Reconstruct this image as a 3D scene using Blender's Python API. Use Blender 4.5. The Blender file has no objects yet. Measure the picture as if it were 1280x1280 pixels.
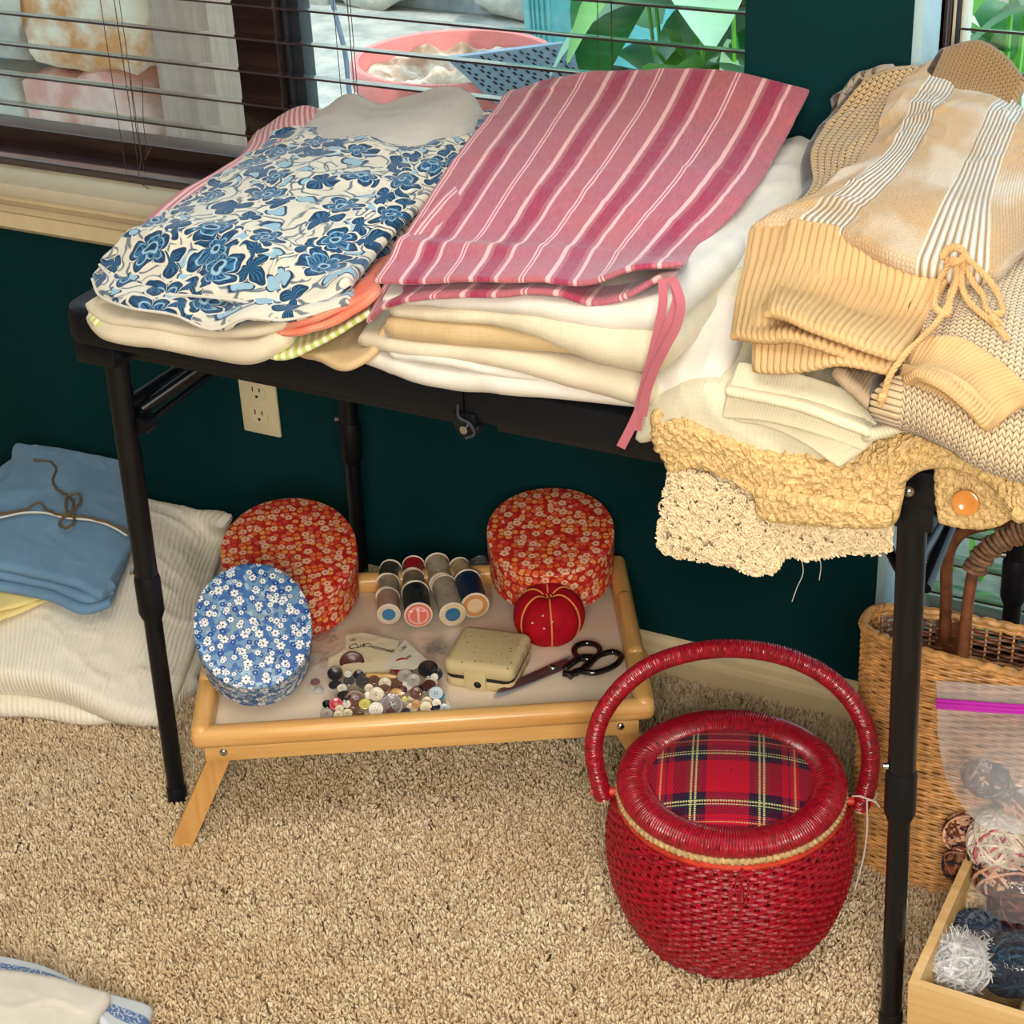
import bpy, bmesh, math, random
import numpy as np
from mathutils import Vector, Matrix
random.seed(7); np.random.seed(7)
S = bpy.context.scene
COL = S.collection
PI = math.pi
def srgb(r, g, b):
    f = lambda v: ((v/255)/12.92 if v/255 <= .04045 else ((v/255+.055)/1.055)**2.4)
    return (f(r), f(g), f(b), 1.0)

# ------------------------------------------------------------------ camera
CAM_H = 1.55; FPX = 2297.97
RT = np.array([0.888173, 0.45763445, -0.04146614])
UP = np.array([-0.19341326, 0.45417487, 0.86966459])
FW = np.array([-0.41682135, 0.7643925, -0.49189843])
cd = bpy.data.cameras.new('camera'); cam = bpy.data.objects.new('camera', cd); COL.objects.link(cam)
M = Matrix.Identity(4)
for i in range(3):
    M[i][0] = RT[i]; M[i][1] = UP[i]; M[i][2] = -FW[i]
M[2][3] = CAM_H
cam.matrix_world = M
cd.sensor_width = 36; cd.sensor_fit = 'HORIZONTAL'; cd.lens = FPX/1280*36; cd.clip_start = .05; cd.clip_end = 60
S.camera = cam
# ------------------------------------------------------------------ world, lights, exposure
w = bpy.data.worlds.new('world'); S.world = w; w.use_nodes = True
bg = w.node_tree.nodes['Background']; bg.inputs[0].default_value = (.62, .82, 1.0, 1); bg.inputs[1].default_value = 4.6
def area(name, loc, rot, sx, sy, power, col):
    l = bpy.data.lights.new(name, 'AREA'); l.shape = 'RECTANGLE'; l.size = sx; l.size_y = sy; l.energy = power; l.color = col
    o = bpy.data.objects.new(name, l); COL.objects.link(o); o.location = loc; o.rotation_euler = rot; return o
area('ceiling_lamp_light', (-.5, .7, 2.36), (0, 0, 0), 1.1, .9, 24, (1, .93, .83))
area('front_fill_light', (.35, -.75, 1.75), (math.radians(62), 0, math.radians(24)), .9, .9, 80, (1, .93, .83))  # unseen fill added on the camera side to brighten floor and under-table things
sl = bpy.data.lights.new('sun', 'SUN'); sl.energy = 3.2; sl.angle = .02; sl.color = (1, .96, .9)
so = bpy.data.objects.new('sun', sl); COL.objects.link(so); so.rotation_euler = Vector((-.45, .40, -.80)).to_track_quat('-Z', 'Y').to_euler()
S.view_settings.view_transform = 'Standard'; S.view_settings.look = 'None'
S.view_settings.exposure = -0.14; S.view_settings.gamma = 1.0; S.view_settings.use_curve_mapping = False
S.cycles.max_bounces = 8; S.cycles.transparent_max_bounces = 24

# ------------------------------------------------------------------ measuring: a sight line met with a level or an upright plane
def ray(x, y):
    d = FW*FPX + RT*(x-640) - UP*(y-640); return d/np.linalg.norm(d)
def Z(x, y, z):
    d = ray(x, y); return np.array([0, 0, CAM_H]) + d*((z-CAM_H)/d[2])
def D(x, y, Y):
    d = ray(x, y); return np.array([0, 0, CAM_H]) + d*(Y/d[1])
def W(x, y, z): return np.array([x, y, z], float)
def Q(p):
    if isinstance(p, np.ndarray): return p
    return D(*p) if p[2] > 1.0 else Z(*p)

# ------------------------------------------------------------------ noise
_rs = np.random.RandomState(3); _tab = _rs.rand(4096).astype(np.float64)*2-1
def _h(i, j, k): return _tab[(i*73856093 ^ j*19349663 ^ k*83492791) & 4095]
def noise(p, f=1.0, seed=0):
    q = np.asarray(p, float)*f + seed*17.31
    i = np.floor(q).astype(np.int64); t = q-i; t = t*t*(3-2*t)
    r = 0
    for a in (0, 1):
        for b in (0, 1):
            for c in (0, 1):
                wgt = (t[..., 0] if a else 1-t[..., 0])*(t[..., 1] if b else 1-t[..., 1])*(t[..., 2] if c else 1-t[..., 2])
                r = r + wgt*_h(i[..., 0]+a, i[..., 1]+b, i[..., 2]+c)
    return r
def fbm(p, f=1.0, seed=0, o=3):
    r = 0; a = 1
    for k in range(o): r = r + a*noise(p, f*2**k, seed+k); a *= .5
    return r

# ------------------------------------------------------------------ mesh plumbing
class MB:
    """collects vertices, faces, uvs and face material slots for ONE mesh"""
    def __init__(s): s.v = []; s.f = []; s.uv = []; s.m = []; s.n = 0
    def add(s, V, F, uv=None, mi=0):
        V = np.asarray(V, float).reshape(-1, 3)
        s.v.append(V); s.uv.append(np.zeros((len(V), 2)) if uv is None else np.asarray(uv, float).reshape(-1, 2))
        for f in (F if isinstance(F, list) else [F]):
            if isinstance(f, np.ndarray): s.f += (f+s.n).tolist(); s.m += [mi]*len(f)
            else: s.f.append([int(i)+s.n for i in f]); s.m.append(mi)
        s.n += len(V); return s
    def xf(s, mat):
        A = np.array(mat)
        s.v = [v @ A[:3, :3].T + A[:3, 3] for v in s.v]; return s
    def V(s): return np.concatenate(s.v) if s.v else np.zeros((0, 3))
def mesh(name, mb, mats, smooth=True, origin=None, auto=None):
    V = mb.V(); UV = np.concatenate(mb.uv)
    if origin is not None: V = V-np.asarray(origin)
    me = bpy.data.meshes.new(name)
    me.from_pydata(V.tolist(), [], mb.f)
    ul = me.uv_layers.new(name='UVMap')
    li = np.empty(len(me.loops), dtype=np.int32); me.loops.foreach_get('vertex_index', li)
    ul.data.foreach_set('uv', UV[li].astype(np.float32).ravel())
    for m in (mats if isinstance(mats, (list, tuple)) else [mats]): me.materials.append(m)
    if len(me.materials) > 1: me.polygons.foreach_set('material_index', np.array(mb.m, dtype=np.int32))
    if smooth:
        if auto is None: me.polygons.foreach_set('use_smooth', [True]*len(me.polygons))
        else: me.shade_flat(); me.polygons.foreach_set('use_smooth', [True]*len(me.polygons)); me.set_sharp_from_angle(angle=math.radians(auto))
    me.update(); return me
def tag(o, label=None, cat=None, group=None, kind=None):
    if label: o['label'] = label
    if cat: o['category'] = cat
    if group: o['group'] = group
    if kind: o['kind'] = kind
    return o
def thing(name, label, cat, loc=(0, 0, 0), rot=(0, 0, 0), group=None):
    o = bpy.data.objects.new(name, None); COL.objects.link(o); o.location = [float(a) for a in loc]; o.rotation_euler = rot
    o.empty_display_size = .02
    bpy_upd.append(o)
    return tag(o, label, cat, group)
bpy_upd = []
def part(name, mb, mats, parent, smooth=True, world=True, auto=40, label=None, kind=None):
    """world=True: mb holds world coordinates; the mesh is stored relative to the parent's origin"""
    org = WORG.get(parent.name) if world else None
    if world and org is None:
        p = parent; org = np.zeros(3)
        while p is not None: org = org+np.array(p.location); p = p.parent
    me = mesh(name, mb, mats, smooth, org if world else None, auto)
    o = bpy.data.objects.new(name, me); COL.objects.link(o); o.parent = parent
    if label: o['label'] = label
    if kind: o['kind'] = kind
    return o
WORG = {}
def solo(name, mb, mats, label=None, cat=None, group=None, kind=None, smooth=True, auto=40, base=True):
    V = mb.V(); c = V.mean(0); org = np.array([c[0], c[1], V[:, 2].min()]) if base else np.zeros(3)
    me = mesh(name, mb, mats, smooth, org, auto)
    o = bpy.data.objects.new(name, me); COL.objects.link(o); o.location = org
    return tag(o, label, cat, group, kind)

# ------------------------------------------------------------------ shapes
def grid_faces(nv, nu, off=0, flip=False, wrap_u=False):
    a = np.arange(nv*nu).reshape(nv, nu)+off
    if wrap_u: a = np.concatenate([a, a[:, :1]], 1)
    q = np.stack([a[:-1, :-1], a[:-1, 1:], a[1:, 1:], a[1:, :-1]], -1).reshape(-1, 4)
    return q[:, ::-1].copy() if flip else q
def box(mb, lo, hi, bev=.0, mi=0, seg=2, rot=None):
    bm = bmesh.new(); bmesh.ops.create_cube(bm, size=1)
    lo = np.array(lo, float); hi = np.array(hi, float); c = (lo+hi)/2; s = hi-lo
    for v in bm.verts: v.co = Vector((v.co.x*s[0], v.co.y*s[1], v.co.z*s[2]))
    if bev > 0: bmesh.ops.bevel(bm, geom=bm.edges[:], offset=min(bev, s.min()*.49), segments=seg, affect='EDGES', profile=.5)
    bm.verts.index_update()
    V = np.array([v.co[:] for v in bm.verts])
    if rot is not None: V = V @ np.array(rot)[:3, :3].T
    mb.add(V+c, [[v.index for v in f.verts] for f in bm.faces], V[:, :2]+V[:, 2:3]*.7, mi=mi); bm.free(); return mb
def frames(P, closed=False):
    P = np.asarray(P, float); n = len(P)
    if closed: T = np.roll(P, -1, 0)-np.roll(P, 1, 0)
    else: T = np.gradient(P, axis=0)
    T /= np.linalg.norm(T, axis=1)[:, None]+1e-12
    ref = np.array([0, 0, 1.]) if abs(T[0][2]) < .9 else np.array([1., 0, 0])
    N = np.zeros_like(P); a = ref-T[0]*(ref@T[0]); N[0] = a/np.linalg.norm(a)
    for i in range(1, n):
        a = N[i-1]-T[i]*(N[i-1]@T[i]); N[i] = a/(np.linalg.norm(a)+1e-12)
    return T, N, np.cross(T, N)
def tube(mb, P, r, n=8, closed=False, caps=True, mi=0, flat=1.0):
    P = np.asarray(P, float); T, N, B = frames(P, closed); m = len(P)
    r = np.broadcast_to(np.asarray(r, float), (m,))
    a = np.linspace(0, 2*PI, n, endpoint=False)
    V = P[:, None]+r[:, None, None]*(np.cos(a)[None, :, None]*N[:, None]*flat+np.sin(a)[None, :, None]*B[:, None])
    L = np.concatenate([[0], np.cumsum(np.linalg.norm(np.diff(P, axis=0), axis=1))])
    uv = np.stack([np.broadcast_to(a/(2*PI), (m, n)), np.broadcast_to(L[:, None], (m, n))], -1)
    F = grid_faces(m, n, wrap_u=True)
    if closed:
        k = (m-1)*n; b = np.arange(n); F = np.concatenate([F, np.stack([k+b, k+(b+1) % n, (b+1) % n, b], -1)])
    mb.add(V, F, uv, mi)
    if caps and not closed:
        o = mb.n-m*n; mb.f += [list(range(o+n-1, o-1, -1)), list(range(o+(m-1)*n, o+m*n))]; mb.m += [mi, mi]
    return mb
def cat(pts, n, closed=False):
    """smooth curve through points, evenly resampled"""
    P = np.array([np.asarray(p, float) for p in pts])
    if closed: P = np.concatenate([P, P[:1]])
    if len(P) == 1: return np.repeat(P, n, 0)
    t = np.concatenate([[0], np.cumsum(np.linalg.norm(np.diff(P, axis=0), axis=1)+1e-9)])
    if len(P) == 2: s = np.linspace(0, t[-1], n); return P[0]+(P[1]-P[0])*(s/t[-1])[:, None]
    if closed:
        m = ((P[1]-P[0])/(t[1]-t[0])+(P[-1]-P[-2])/(t[-1]-t[-2]))/2
    T = np.zeros_like(P)
    d = np.diff(P, axis=0)/np.diff(t)[:, None]; h = np.diff(t)
    T[1:-1] = (d[:-1]*h[1:, None]+d[1:]*h[:-1, None])/(h[:-1]+h[1:])[:, None]
    T[0] = d[0] if not closed else m; T[-1] = d[-1] if not closed else m
    s = np.linspace(0, t[-1], n+1)[:-1] if closed else np.linspace(0, t[-1], n)
    k = np.clip(np.searchsorted(t, s, side='right')-1, 0, len(P)-2)
    u = ((s-t[k])/h[k])[:, None]; hk = h[k][:, None]
    return (2*u**3-3*u**2+1)*P[k]+(u**3-2*u**2+u)*hk*T[k]+(-2*u**3+3*u**2)*P[k+1]+(u**3-u**2)*hk*T[k+1]
def lathe(mb, prof, n=48, c=(0, 0, 0), mi=0, sx=1, sy=1, cap=False):
    prof = np.array(prof, float); a = np.linspace(0, 2*PI, n, endpoint=False)
    V = np.stack([prof[:, 0:1]*np.cos(a)*sx, prof[:, 0:1]*np.sin(a)*sy, np.broadcast_to(prof[:, 1:2], (len(prof), n))], -1)+np.array(c)
    L = np.concatenate([[0], np.cumsum(np.linalg.norm(np.diff(prof, axis=0), axis=1))])
    uv = np.stack([np.broadcast_to(a/(2*PI), (len(prof), n)), np.broadcast_to(L[:, None], (len(prof), n))], -1)
    mb.add(V, grid_faces(len(prof), n, wrap_u=True), uv, mi)
    if cap:
        o = mb.n-len(prof)*n; mb.f += [list(range(o+n-1, o-1, -1)), list(range(o+(len(prof)-1)*n, o+len(prof)*n))]; mb.m += [mi, mi]
    return mb
def ribbon(mb, P, wid, thick=.0008, up=None, mi=0):
    P = np.asarray(P, float); T, N, B = frames(P)
    if up is not None:
        u = np.asarray(up, float); B = np.cross(u, T); B /= np.linalg.norm(B, axis=1)[:, None]; N = np.cross(T, B)
    w2 = np.broadcast_to(wid, (len(P),))[:, None]/2; h = N*thick/2
    V = np.stack([P-B*w2-h, P+B*w2-h, P+B*w2+h, P-B*w2+h], 1)
    mb.add(V, grid_faces(len(P), 4, wrap_u=True), mi=mi)
    o = mb.n-len(P)*4; mb.f += [[o+3, o+2, o+1, o], [o+len(P)*4-4, o+len(P)*4-3, o+len(P)*4-2, o+len(P)*4-1]]; mb.m += [mi, mi]
    return mb
def resample(rows, nu, nv):
    R = np.array([cat([Q(p) for p in r], nu) for r in rows])
    if len(rows) == 1: return np.repeat(R, nv, 0)
    return np.stack([cat(R[:, j], nv) for j in range(nu)], 1)
def slab(mb, rows, t=.012, nu=60, nv=50, wr=.003, wf=9, seed=1, e=None, disp=None, mi=0, m=5, sag=0, ani=(1, 1), edge_wob=.0, uvs=(1, 1), crs=.55):
    """a layer of cloth: smooth sheet through rows of points (front row first, left to right), with thickness and rolled rims"""
    P = resample(rows, nu, nv) if not isinstance(rows, np.ndarray) else rows
    nv, nu = P.shape[:2]
    du = np.gradient(P, axis=1); dv = np.gradient(P, axis=0)
    n = np.cross(du, dv); n /= np.linalg.norm(n, axis=2)[..., None]+1e-12
    lu = np.concatenate([np.zeros((nv, 1)), np.cumsum(np.linalg.norm(np.diff(P, axis=1), axis=2), 1)], 1)
    lv = np.concatenate([np.zeros((1, nu)), np.cumsum(np.linalg.norm(np.diff(P, axis=0), axis=2), 0)], 0)
    Lu = lu[:, -1].mean(); Lv = lv[-1].mean()
    U = np.linspace(0, Lu, nu)[None, :]*np.ones((nv, 1)); Vv = np.linspace(0, Lv, nv)[:, None]*np.ones((1, nu))
    q = np.stack([U*ani[0], Vv*ani[1], np.full_like(U, seed*3.7)], -1)
    rg = lambda f, s: (1-np.abs(noise(q+.02*fbm(q, 12, s+2, 2)[..., None], f, s))*4).clip(0, 1)
    d = wr*(fbm(q, wf, seed, 3)*.7+.6*(1-2*np.abs(noise(q, wf*1.4, seed+5)))+crs*(rg(16, seed+8)*.8+rg(27, seed+9)*.45)*(noise(q, 9, seed+4) > -.1))
    P = P+n*d[..., None]
    T = (np.interp(np.linspace(0, 1, nu), np.linspace(0, 1, len(t)), t)[None, :]*np.ones((nv, 1))) if isinstance(t, (list, tuple)) else np.full((nv, nu), t)
    if edge_wob:
        fr = np.exp(-np.linspace(0, 6, nv))[:, None]
        P = P+np.array([0, -1, 0])*(fr*edge_wob*noise(np.stack([U, U*0, U*0+seed], -1), 22, seed))[..., None]
    P0 = P-n*(d*.0)[..., None]
    mid = P0-n*T[..., None]/2
    if disp is not None: P = P+n*disp(U, Vv, Lu, Lv)[..., None]
    ij = [(0, j) for j in range(nu)]+[(i, nu-1) for i in range(1, nv)]+[(nv-1, j) for j in range(nu-2, -1, -1)]+[(i, 0) for i in range(nv-2, 0, -1)]
    I = np.array([a for a, b in ij]); J = np.array([b for a, b in ij])
    out = np.zeros((len(ij), 3))
    du /= np.linalg.norm(du, axis=2)[..., None]+1e-12; dv /= np.linalg.norm(dv, axis=2)[..., None]+1e-12
    for k, (a, b) in enumerate(ij):
        o = np.zeros(3)
        if a == 0: o -= dv[a, b]
        if a == nv-1: o += dv[a, b]
        if b == 0: o -= du[a, b]
        if b == nu-1: o += du[a, b]
        out[k] = o/(np.linalg.norm(o)+1e-9)
    Tb = T[I, J]; nb = n[I, J]; mb_ = mid[I, J]; ee = Tb*.55 if e is None else np.full(len(ij), e)
    dtop = (P-P0)[I, J]
    uvt = np.stack([U*uvs[0], Vv*uvs[1]], -1)
    rings = [P[I, J]]
    for k in range(1, m):
        a = k*PI/m
        rings.append(mb_+nb*(Tb/2*math.cos(a))[:, None]+out*(ee*math.sin(a))[:, None]+dtop*max(0, math.cos(a/2)))
    bot = P0-n*T[..., None]
    V = np.concatenate([P.reshape(-1, 3), bot.reshape(-1, 3)]+rings[1:])
    ub = uvt[I, J]+0
    arc = np.arange(1, m)
    uvr = [uvt[I, J]+np.stack([np.zeros(len(ij)), -ee*k*.5*(I == 0)], -1) for k in arc]
    UV = np.concatenate([uvt.reshape(-1, 2), uvt.reshape(-1, 2)]+uvr)
    top = I*nu+J; N0 = nu*nv; L = len(ij)
    seq = [top]+[2*N0+(k-1)*L+np.arange(L) for k in range(1, m)]+[top+N0]
    F = [grid_faces(nv, nu), grid_faces(nv, nu, N0, flip=True)]
    for a, b in zip(seq[:-1], seq[1:]):
        F.append(np.stack([np.roll(a, -1), a, b, np.roll(b, -1)], -1))
    mb.add(V, F, UV, mi); return mb
# ------------------------------------------------------------------ materials
class G:
    """tiny node writer"""
    def __init__(s, name):
        s.mat = bpy.data.materials.new(name); s.mat.use_nodes = True; s.t = s.mat.node_tree
        s.b = s.t.nodes['Principled BSDF']; s.o = s.t.nodes['Material Output']
    def n(s, typ, **kw):
        nd = s.t.nodes.new(typ)
        for k, v in kw.items(): setattr(nd, k, v)
        return nd
    def put(s, sock, v):
        if isinstance(v, bpy.types.NodeSocket): s.t.links.new(v, sock)
        else:
            try: sock.default_value = v
            except Exception: sock.default_value = tuple(v)[:len(sock.default_value)]
    def m(s, op, a, b=0., c=0.):
        nd = s.n('ShaderNodeMath', operation=op)
        s.put(nd.inputs[0], a); s.put(nd.inputs[1], b); s.put(nd.inputs[2], c); return nd.outputs[0]
    def vm(s, op, a, b=(0, 0, 0), out=0):
        nd = s.n('ShaderNodeVectorMath', operation=op); s.put(nd.inputs[0], a)
        if op == 'SCALE': s.put(nd.inputs['Scale'], b)
        else: s.put(nd.inputs[1], b)
        return nd.outputs['Value'] if out else nd.outputs[0]
    def uv(s): return s.n('ShaderNodeTexCoord').outputs['UV']
    def obj(s): return s.n('ShaderNodeTexCoord').outputs['Object']
    def geo(s): return s.n('ShaderNodeNewGeometry').outputs['Position']
    def xyz(s, v):
        nd = s.n('ShaderNodeSeparateXYZ'); s.put(nd.inputs[0], v); return nd.outputs
    def comb(s, x, y, z=0.):
        nd = s.n('ShaderNodeCombineXYZ'); s.put(nd.inputs[0], x); s.put(nd.inputs[1], y); s.put(nd.inputs[2], z); return nd.outputs[0]
    def noise(s, v, scale, detail=3, rough=.5, out=0, dist=0.):
        nd = s.n('ShaderNodeTexNoise'); s.put(nd.inputs['Vector'], v); s.put(nd.inputs['Scale'], scale)
        nd.inputs['Detail'].default_value = detail; nd.inputs['Roughness'].default_value = rough; nd.inputs['Distortion'].default_value = dist
        return nd.outputs[out]
    def vor(s, v, scale, feature='F1', dims='3D', rnd=1.0):
        nd = s.n('ShaderNodeTexVoronoi', feature=feature, voronoi_dimensions=dims); s.put(nd.inputs['Vector'], v)
        nd.inputs['Scale'].default_value = scale; nd.inputs['Randomness'].default_value = rnd; return nd.outputs
    def mix(s, f, a, b, blend='MIX'):
        nd = s.n('ShaderNodeMix', data_type='RGBA', blend_type=blend); s.put(nd.inputs[0], f); s.put(nd.inputs[6], a); s.put(nd.inputs[7], b); return nd.outputs[2]
    def step(s, v, lo, hi):
        """0 below lo, 1 above hi, ramps between"""
        nd = s.n('ShaderNodeMapRange'); s.put(nd.inputs[0], v); nd.inputs[1].default_value = lo; nd.inputs[2].default_value = hi; return nd.outputs[0]
    def ramp(s, f, stops, interp='LINEAR'):
        nd = s.n('ShaderNodeValToRGB'); s.put(nd.inputs[0], f); r = nd.color_ramp; r.interpolation = interp
        while len(r.elements) < len(stops): r.elements.new(.5)
        for e, (p, c) in zip(r.elements, stops): e.position = p; e.color = c
        return nd.outputs[0]
    def band(s, v, c, hw, soft=.15):
        """1 where |v-c|<hw"""
        a = s.m('ABSOLUTE', s.m('SUBTRACT', v, c)); nd = s.n('ShaderNodeMapRange'); s.put(nd.inputs[0], a)
        nd.inputs[1].default_value = hw*(1+soft); nd.inputs[2].default_value = hw*(1-soft); return nd.outputs[0]
    def bump(s, h, strength=.3, dist=.001, prev=None):
        nd = s.n('ShaderNodeBump'); s.put(nd.inputs['Height'], h); nd.inputs['Strength'].default_value = strength; nd.inputs['Distance'].default_value = dist
        if prev is not None: s.t.links.new(prev, nd.inputs['Normal'])
        s.t.links.new(nd.outputs[0], s.b.inputs['Normal']); return nd.outputs[0]
    def fin(s, col, rough=.7, spec=.3, metal=0, sheen=0, coat=0):
        s.put(s.b.inputs['Base Color'], col); s.put(s.b.inputs['Roughness'], rough); s.put(s.b.inputs['Specular IOR Level'], spec); s.put(s.b.inputs['Metallic'], metal)
        if sheen: s.b.inputs['Sheen Weight'].default_value = sheen; s.b.inputs['Sheen Roughness'].default_value = .4; s.b.inputs['Sheen Tint'].default_value = (.85, .92, 1, 1)
        if coat: s.b.inputs['Coat Weight'].default_value = coat; s.b.inputs['Coat Roughness'].default_value = .15
        return s.mat
def simple(name, col, rough=.5, spec=.4, metal=0, var=.08, vs=30, bump=0, bs=200, coat=0, bd=.001):
    g = G(name); c = srgb(*col); o = g.obj(); nz = g.noise(o, vs, 3)
    dk = tuple(x*(1-var*2) for x in c[:3])+(1,); lt = tuple(min(1, x*(1+var)) for x in c[:3])+(1,)
    cc = g.mix(g.step(nz, .3, .7), dk, lt)
    if bump: g.bump(g.noise(o, bs, 2), bump, bd)
    return g.fin(cc, rough, spec, metal, coat=coat)
def fabric(name, col, var=.06, weave=900, bstr=.25, sheen=.15, slub=0, ribs=0, ribw=.0, col2=None):
    g = G(name); c = srgb(*col); u = g.uv(); x = g.xyz(u)
    nz = g.noise(u, 14, 4); dk = tuple(v*(1-var*2.2) for v in c[:3])+(1,); lt = tuple(min(1, v*(1+var)) for v in c[:3])+(1,)
    cc = g.mix(g.step(nz, .3, .7), dk, lt)
    if slub:
        s1 = g.noise(g.vm('MULTIPLY', u, (40, 700, 1)), 1, 2); s2 = g.noise(g.vm('MULTIPLY', u, (700, 40, 1)), 1, 2)
        cc = g.mix(g.m('MULTIPLY', g.step(g.m('ADD', s1, s2), .9, 1.25), slub), cc, dk)
        h = g.m('ADD', s1, s2)
    else:
        h = g.m('ADD', g.m('SINE', g.m('MULTIPLY', x[0], weave*2)), g.m('SINE', g.m('MULTIPLY', x[1], weave*2)))
    if col2: cc = g.mix(g.step(g.noise(u, 5, 3, .6), .42, .6), cc, srgb(*col2))
    if ribs:
        rb = g.m('SINE', g.m('MULTIPLY', x[0], 2*PI*ribs)); h = g.m('ADD', g.m('MULTIPLY', rb, ribw), h)
        cc = g.mix(g.m('MULTIPLY', g.step(rb, .2, -1.), .25), cc, dk)
    g.bump(h, bstr, .0006)
    return g.fin(cc, .85, .15, sheen=sheen)
def wood(name, c1, c2, scale=1.0, rough=.35, axis=0, coat=.2):
    g = G(name); o = g.obj(); sc = [60, 60, 60]; sc[axis] = 4
    v = g.vm('MULTIPLY', o, tuple(k*scale for k in sc))
    n1 = g.noise(v, 1, 4, .6); n2 = g.noise(v, 4, 2)
    f = g.step(g.m('ADD', n1, g.m('MULTIPLY', n2, .3)), .45, .85)
    g.bump(n1, .1, .0005)
    return g.fin(g.mix(f, srgb(*c1), srgb(*c2)), rough, .4, coat=coat)
def flower(g, v, scale, r0, petals, depth=.35, seed=(0, 0, 0), rnd=.8, warp=0):
    """returns (petal mask, distance, angle, cell colour) of one flower per cell"""
    v = g.vm('ADD', v, seed); vo = g.vor(v, scale, dims='2D', rnd=rnd)
    d = g.vm('SUBTRACT', g.vm('SCALE', v, 1.0), vo[2]) if False else g.vm('SUBTRACT', g.vm('SCALE', v, float(scale)), g.vm('SCALE', vo[2], float(scale)))
    x = g.xyz(d); cr = g.xyz(vo[1]); r = g.m('SQRT', g.m('ADD', g.m('MULTIPLY', x[0], x[0]), g.m('MULTIPLY', x[1], x[1])))
    th = g.m('ADD', g.m('ARCTAN2', x[1], x[0]), g.m('MULTIPLY', cr[0], 6.28))
    pet = g.m('ABSOLUTE', g.m('COSINE', g.m('MULTIPLY', th, petals/2)))
    R = g.m('MULTIPLY', g.m('ADD', g.m('MULTIPLY', g.m('POWER', pet, .6), depth), 1-depth), g.m('MULTIPLY', g.m('ADD', g.m('MULTIPLY', cr[1], .35), .75), r0))
    q = g.m('DIVIDE', r, R)
    return q, r, th, cr, x
def m_floral_blue():
    g = G('blue_floral_cotton'); u = g.uv()
    wv = g.noise(u, 22, 2, out=1); u2 = g.vm('ADD', u, g.vm('SCALE', g.vm('SUBTRACT', wv, (.5, .5, .5)), .045))
    cream = srgb(226, 219, 200); navy = srgb(22, 58, 92); mid = srgb(52, 112, 156); pale = srgb(150, 186, 205); grey = srgb(70, 92, 112)
    col = g.mix(g.step(g.noise(u, 10, 3), .35, .65), cream, srgb(214, 208, 192))
    # scrolled stems: spiral lines around scattered centres
    for sd, sc, k in (((3.3, 1.7, 0), 19., 3.2), ((7.1, 4.2, 0), 15., 4.0)):
        q, r, th, cr, x = flower(g, u2, sc, .5, 4, .1, sd)
        sp = g.m('FRACT', g.m('SUBTRACT', g.m('MULTIPLY', r, k*1.0), g.m('DIVIDE', th, 2*PI)))
        line = g.m('MULTIPLY', g.band(sp, .5, .10, .3), g.m('MULTIPLY', g.step(r, .58, .52), g.step(r, .05, .09)))
        col = g.mix(g.m('MULTIPLY', line, .85), col, grey)
    # little pale leaves
    q, r, th, cr, x = flower(g, u2, 26., .36, 2, .75, (11, 5, 0))
    col = g.mix(g.step(q, 1.12, 1.02), col, navy); col = g.mix(g.step(q, .86, .8), col, pale)
    # mid leaves
    q, r, th, cr, x = flower(g, u2, 19., .42, 3, .8, (1.2, 9, 0), .95)
    col = g.mix(g.step(q, 1.16, 1.1), col, cream); col = g.mix(g.step(q, 1.0, .95), col, navy)
    vein = g.m('ABSOLUTE', g.m('SINE', g.m('MULTIPLY', th, 7.5)))
    col = g.mix(g.m('MULTIPLY', g.step(q, .85, .7), g.step(vein, .75, .95)), col, mid)
    # blossoms
    q, r, th, cr, x = flower(g, u2, 13.5, .37, 5, .62, (0, 0, 0), .85)
    col = g.mix(g.step(q, 1.2, 1.14), col, cream); col = g.mix(g.step(q, 1.03, .98), col, navy)
    vein = g.m('ABSOLUTE', g.m('SINE', g.m('MULTIPLY', th, 7.5)))
    col = g.mix(g.m('MULTIPLY', g.step(q, .9, .6), g.step(vein, .35, .9)), col, mid)
    col = g.mix(g.step(g.m('ABSOLUTE', g.m('SUBTRACT', q, .62)), .05, .02), col, pale)
    col = g.mix(g.step(r, .09, .07), col, pale); col = g.mix(g.step(r, .05, .04), col, navy)
    g.bump(g.noise(u, 600, 2), .1, .0005)
    return g.fin(col, .75, .2, sheen=.35)
def m_pink_linen():
    g = G('pink_striped_linen'); x = g.xyz(g.uv()); u = x[0]; P = .089
    s = g.m('MULTIPLY', g.m('FRACT', g.m('DIVIDE', g.m('ADD', u, .06), P)), P)
    sl = g.noise(g.vm('MULTIPLY', g.uv(), (900, 60, 1)), 1, 2); s2 = g.noise(g.vm('MULTIPLY', g.uv(), (60, 900, 1)), 1, 2)
    base = g.mix(g.step(sl, .3, .7), srgb(168, 88, 106), srgb(190, 114, 126)); base = g.mix(g.m('MULTIPLY', g.step(g.noise(g.uv(), 9, 3), .45, .7), .5), base, srgb(196, 108, 104))
    dark = g.mix(g.step(sl, .3, .7), srgb(150, 46, 78), srgb(176, 72, 100)); lite = srgb(236, 186, 184)
    c = g.mix(g.band(s, .020, .0080, .1), base, dark)
    for p, h in ((.005, .0026), (.035, .0020), (.062, .0010), (.066, .0010)): c = g.mix(g.band(s, p, h, .25), c, lite)
    g.bump(g.m('ADD', sl, s2), .3, .0008)
    return g.fin(c, .8, .2, sheen=.25)
def m_stripes(name, c1, c2, period, duty=.5, axis=0, rough=.8):
    g = G(name); x = g.xyz(g.uv()); f = g.m('FRACT', g.m('DIVIDE', x[axis], period))
    c = g.mix(g.band(f, .5, duty/2, .15), srgb(*c1), srgb(*c2)); g.bump(g.noise(g.uv(), 500, 2), .2, .0006)
    return g.fin(c, rough, .15, sheen=.1)
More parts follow.
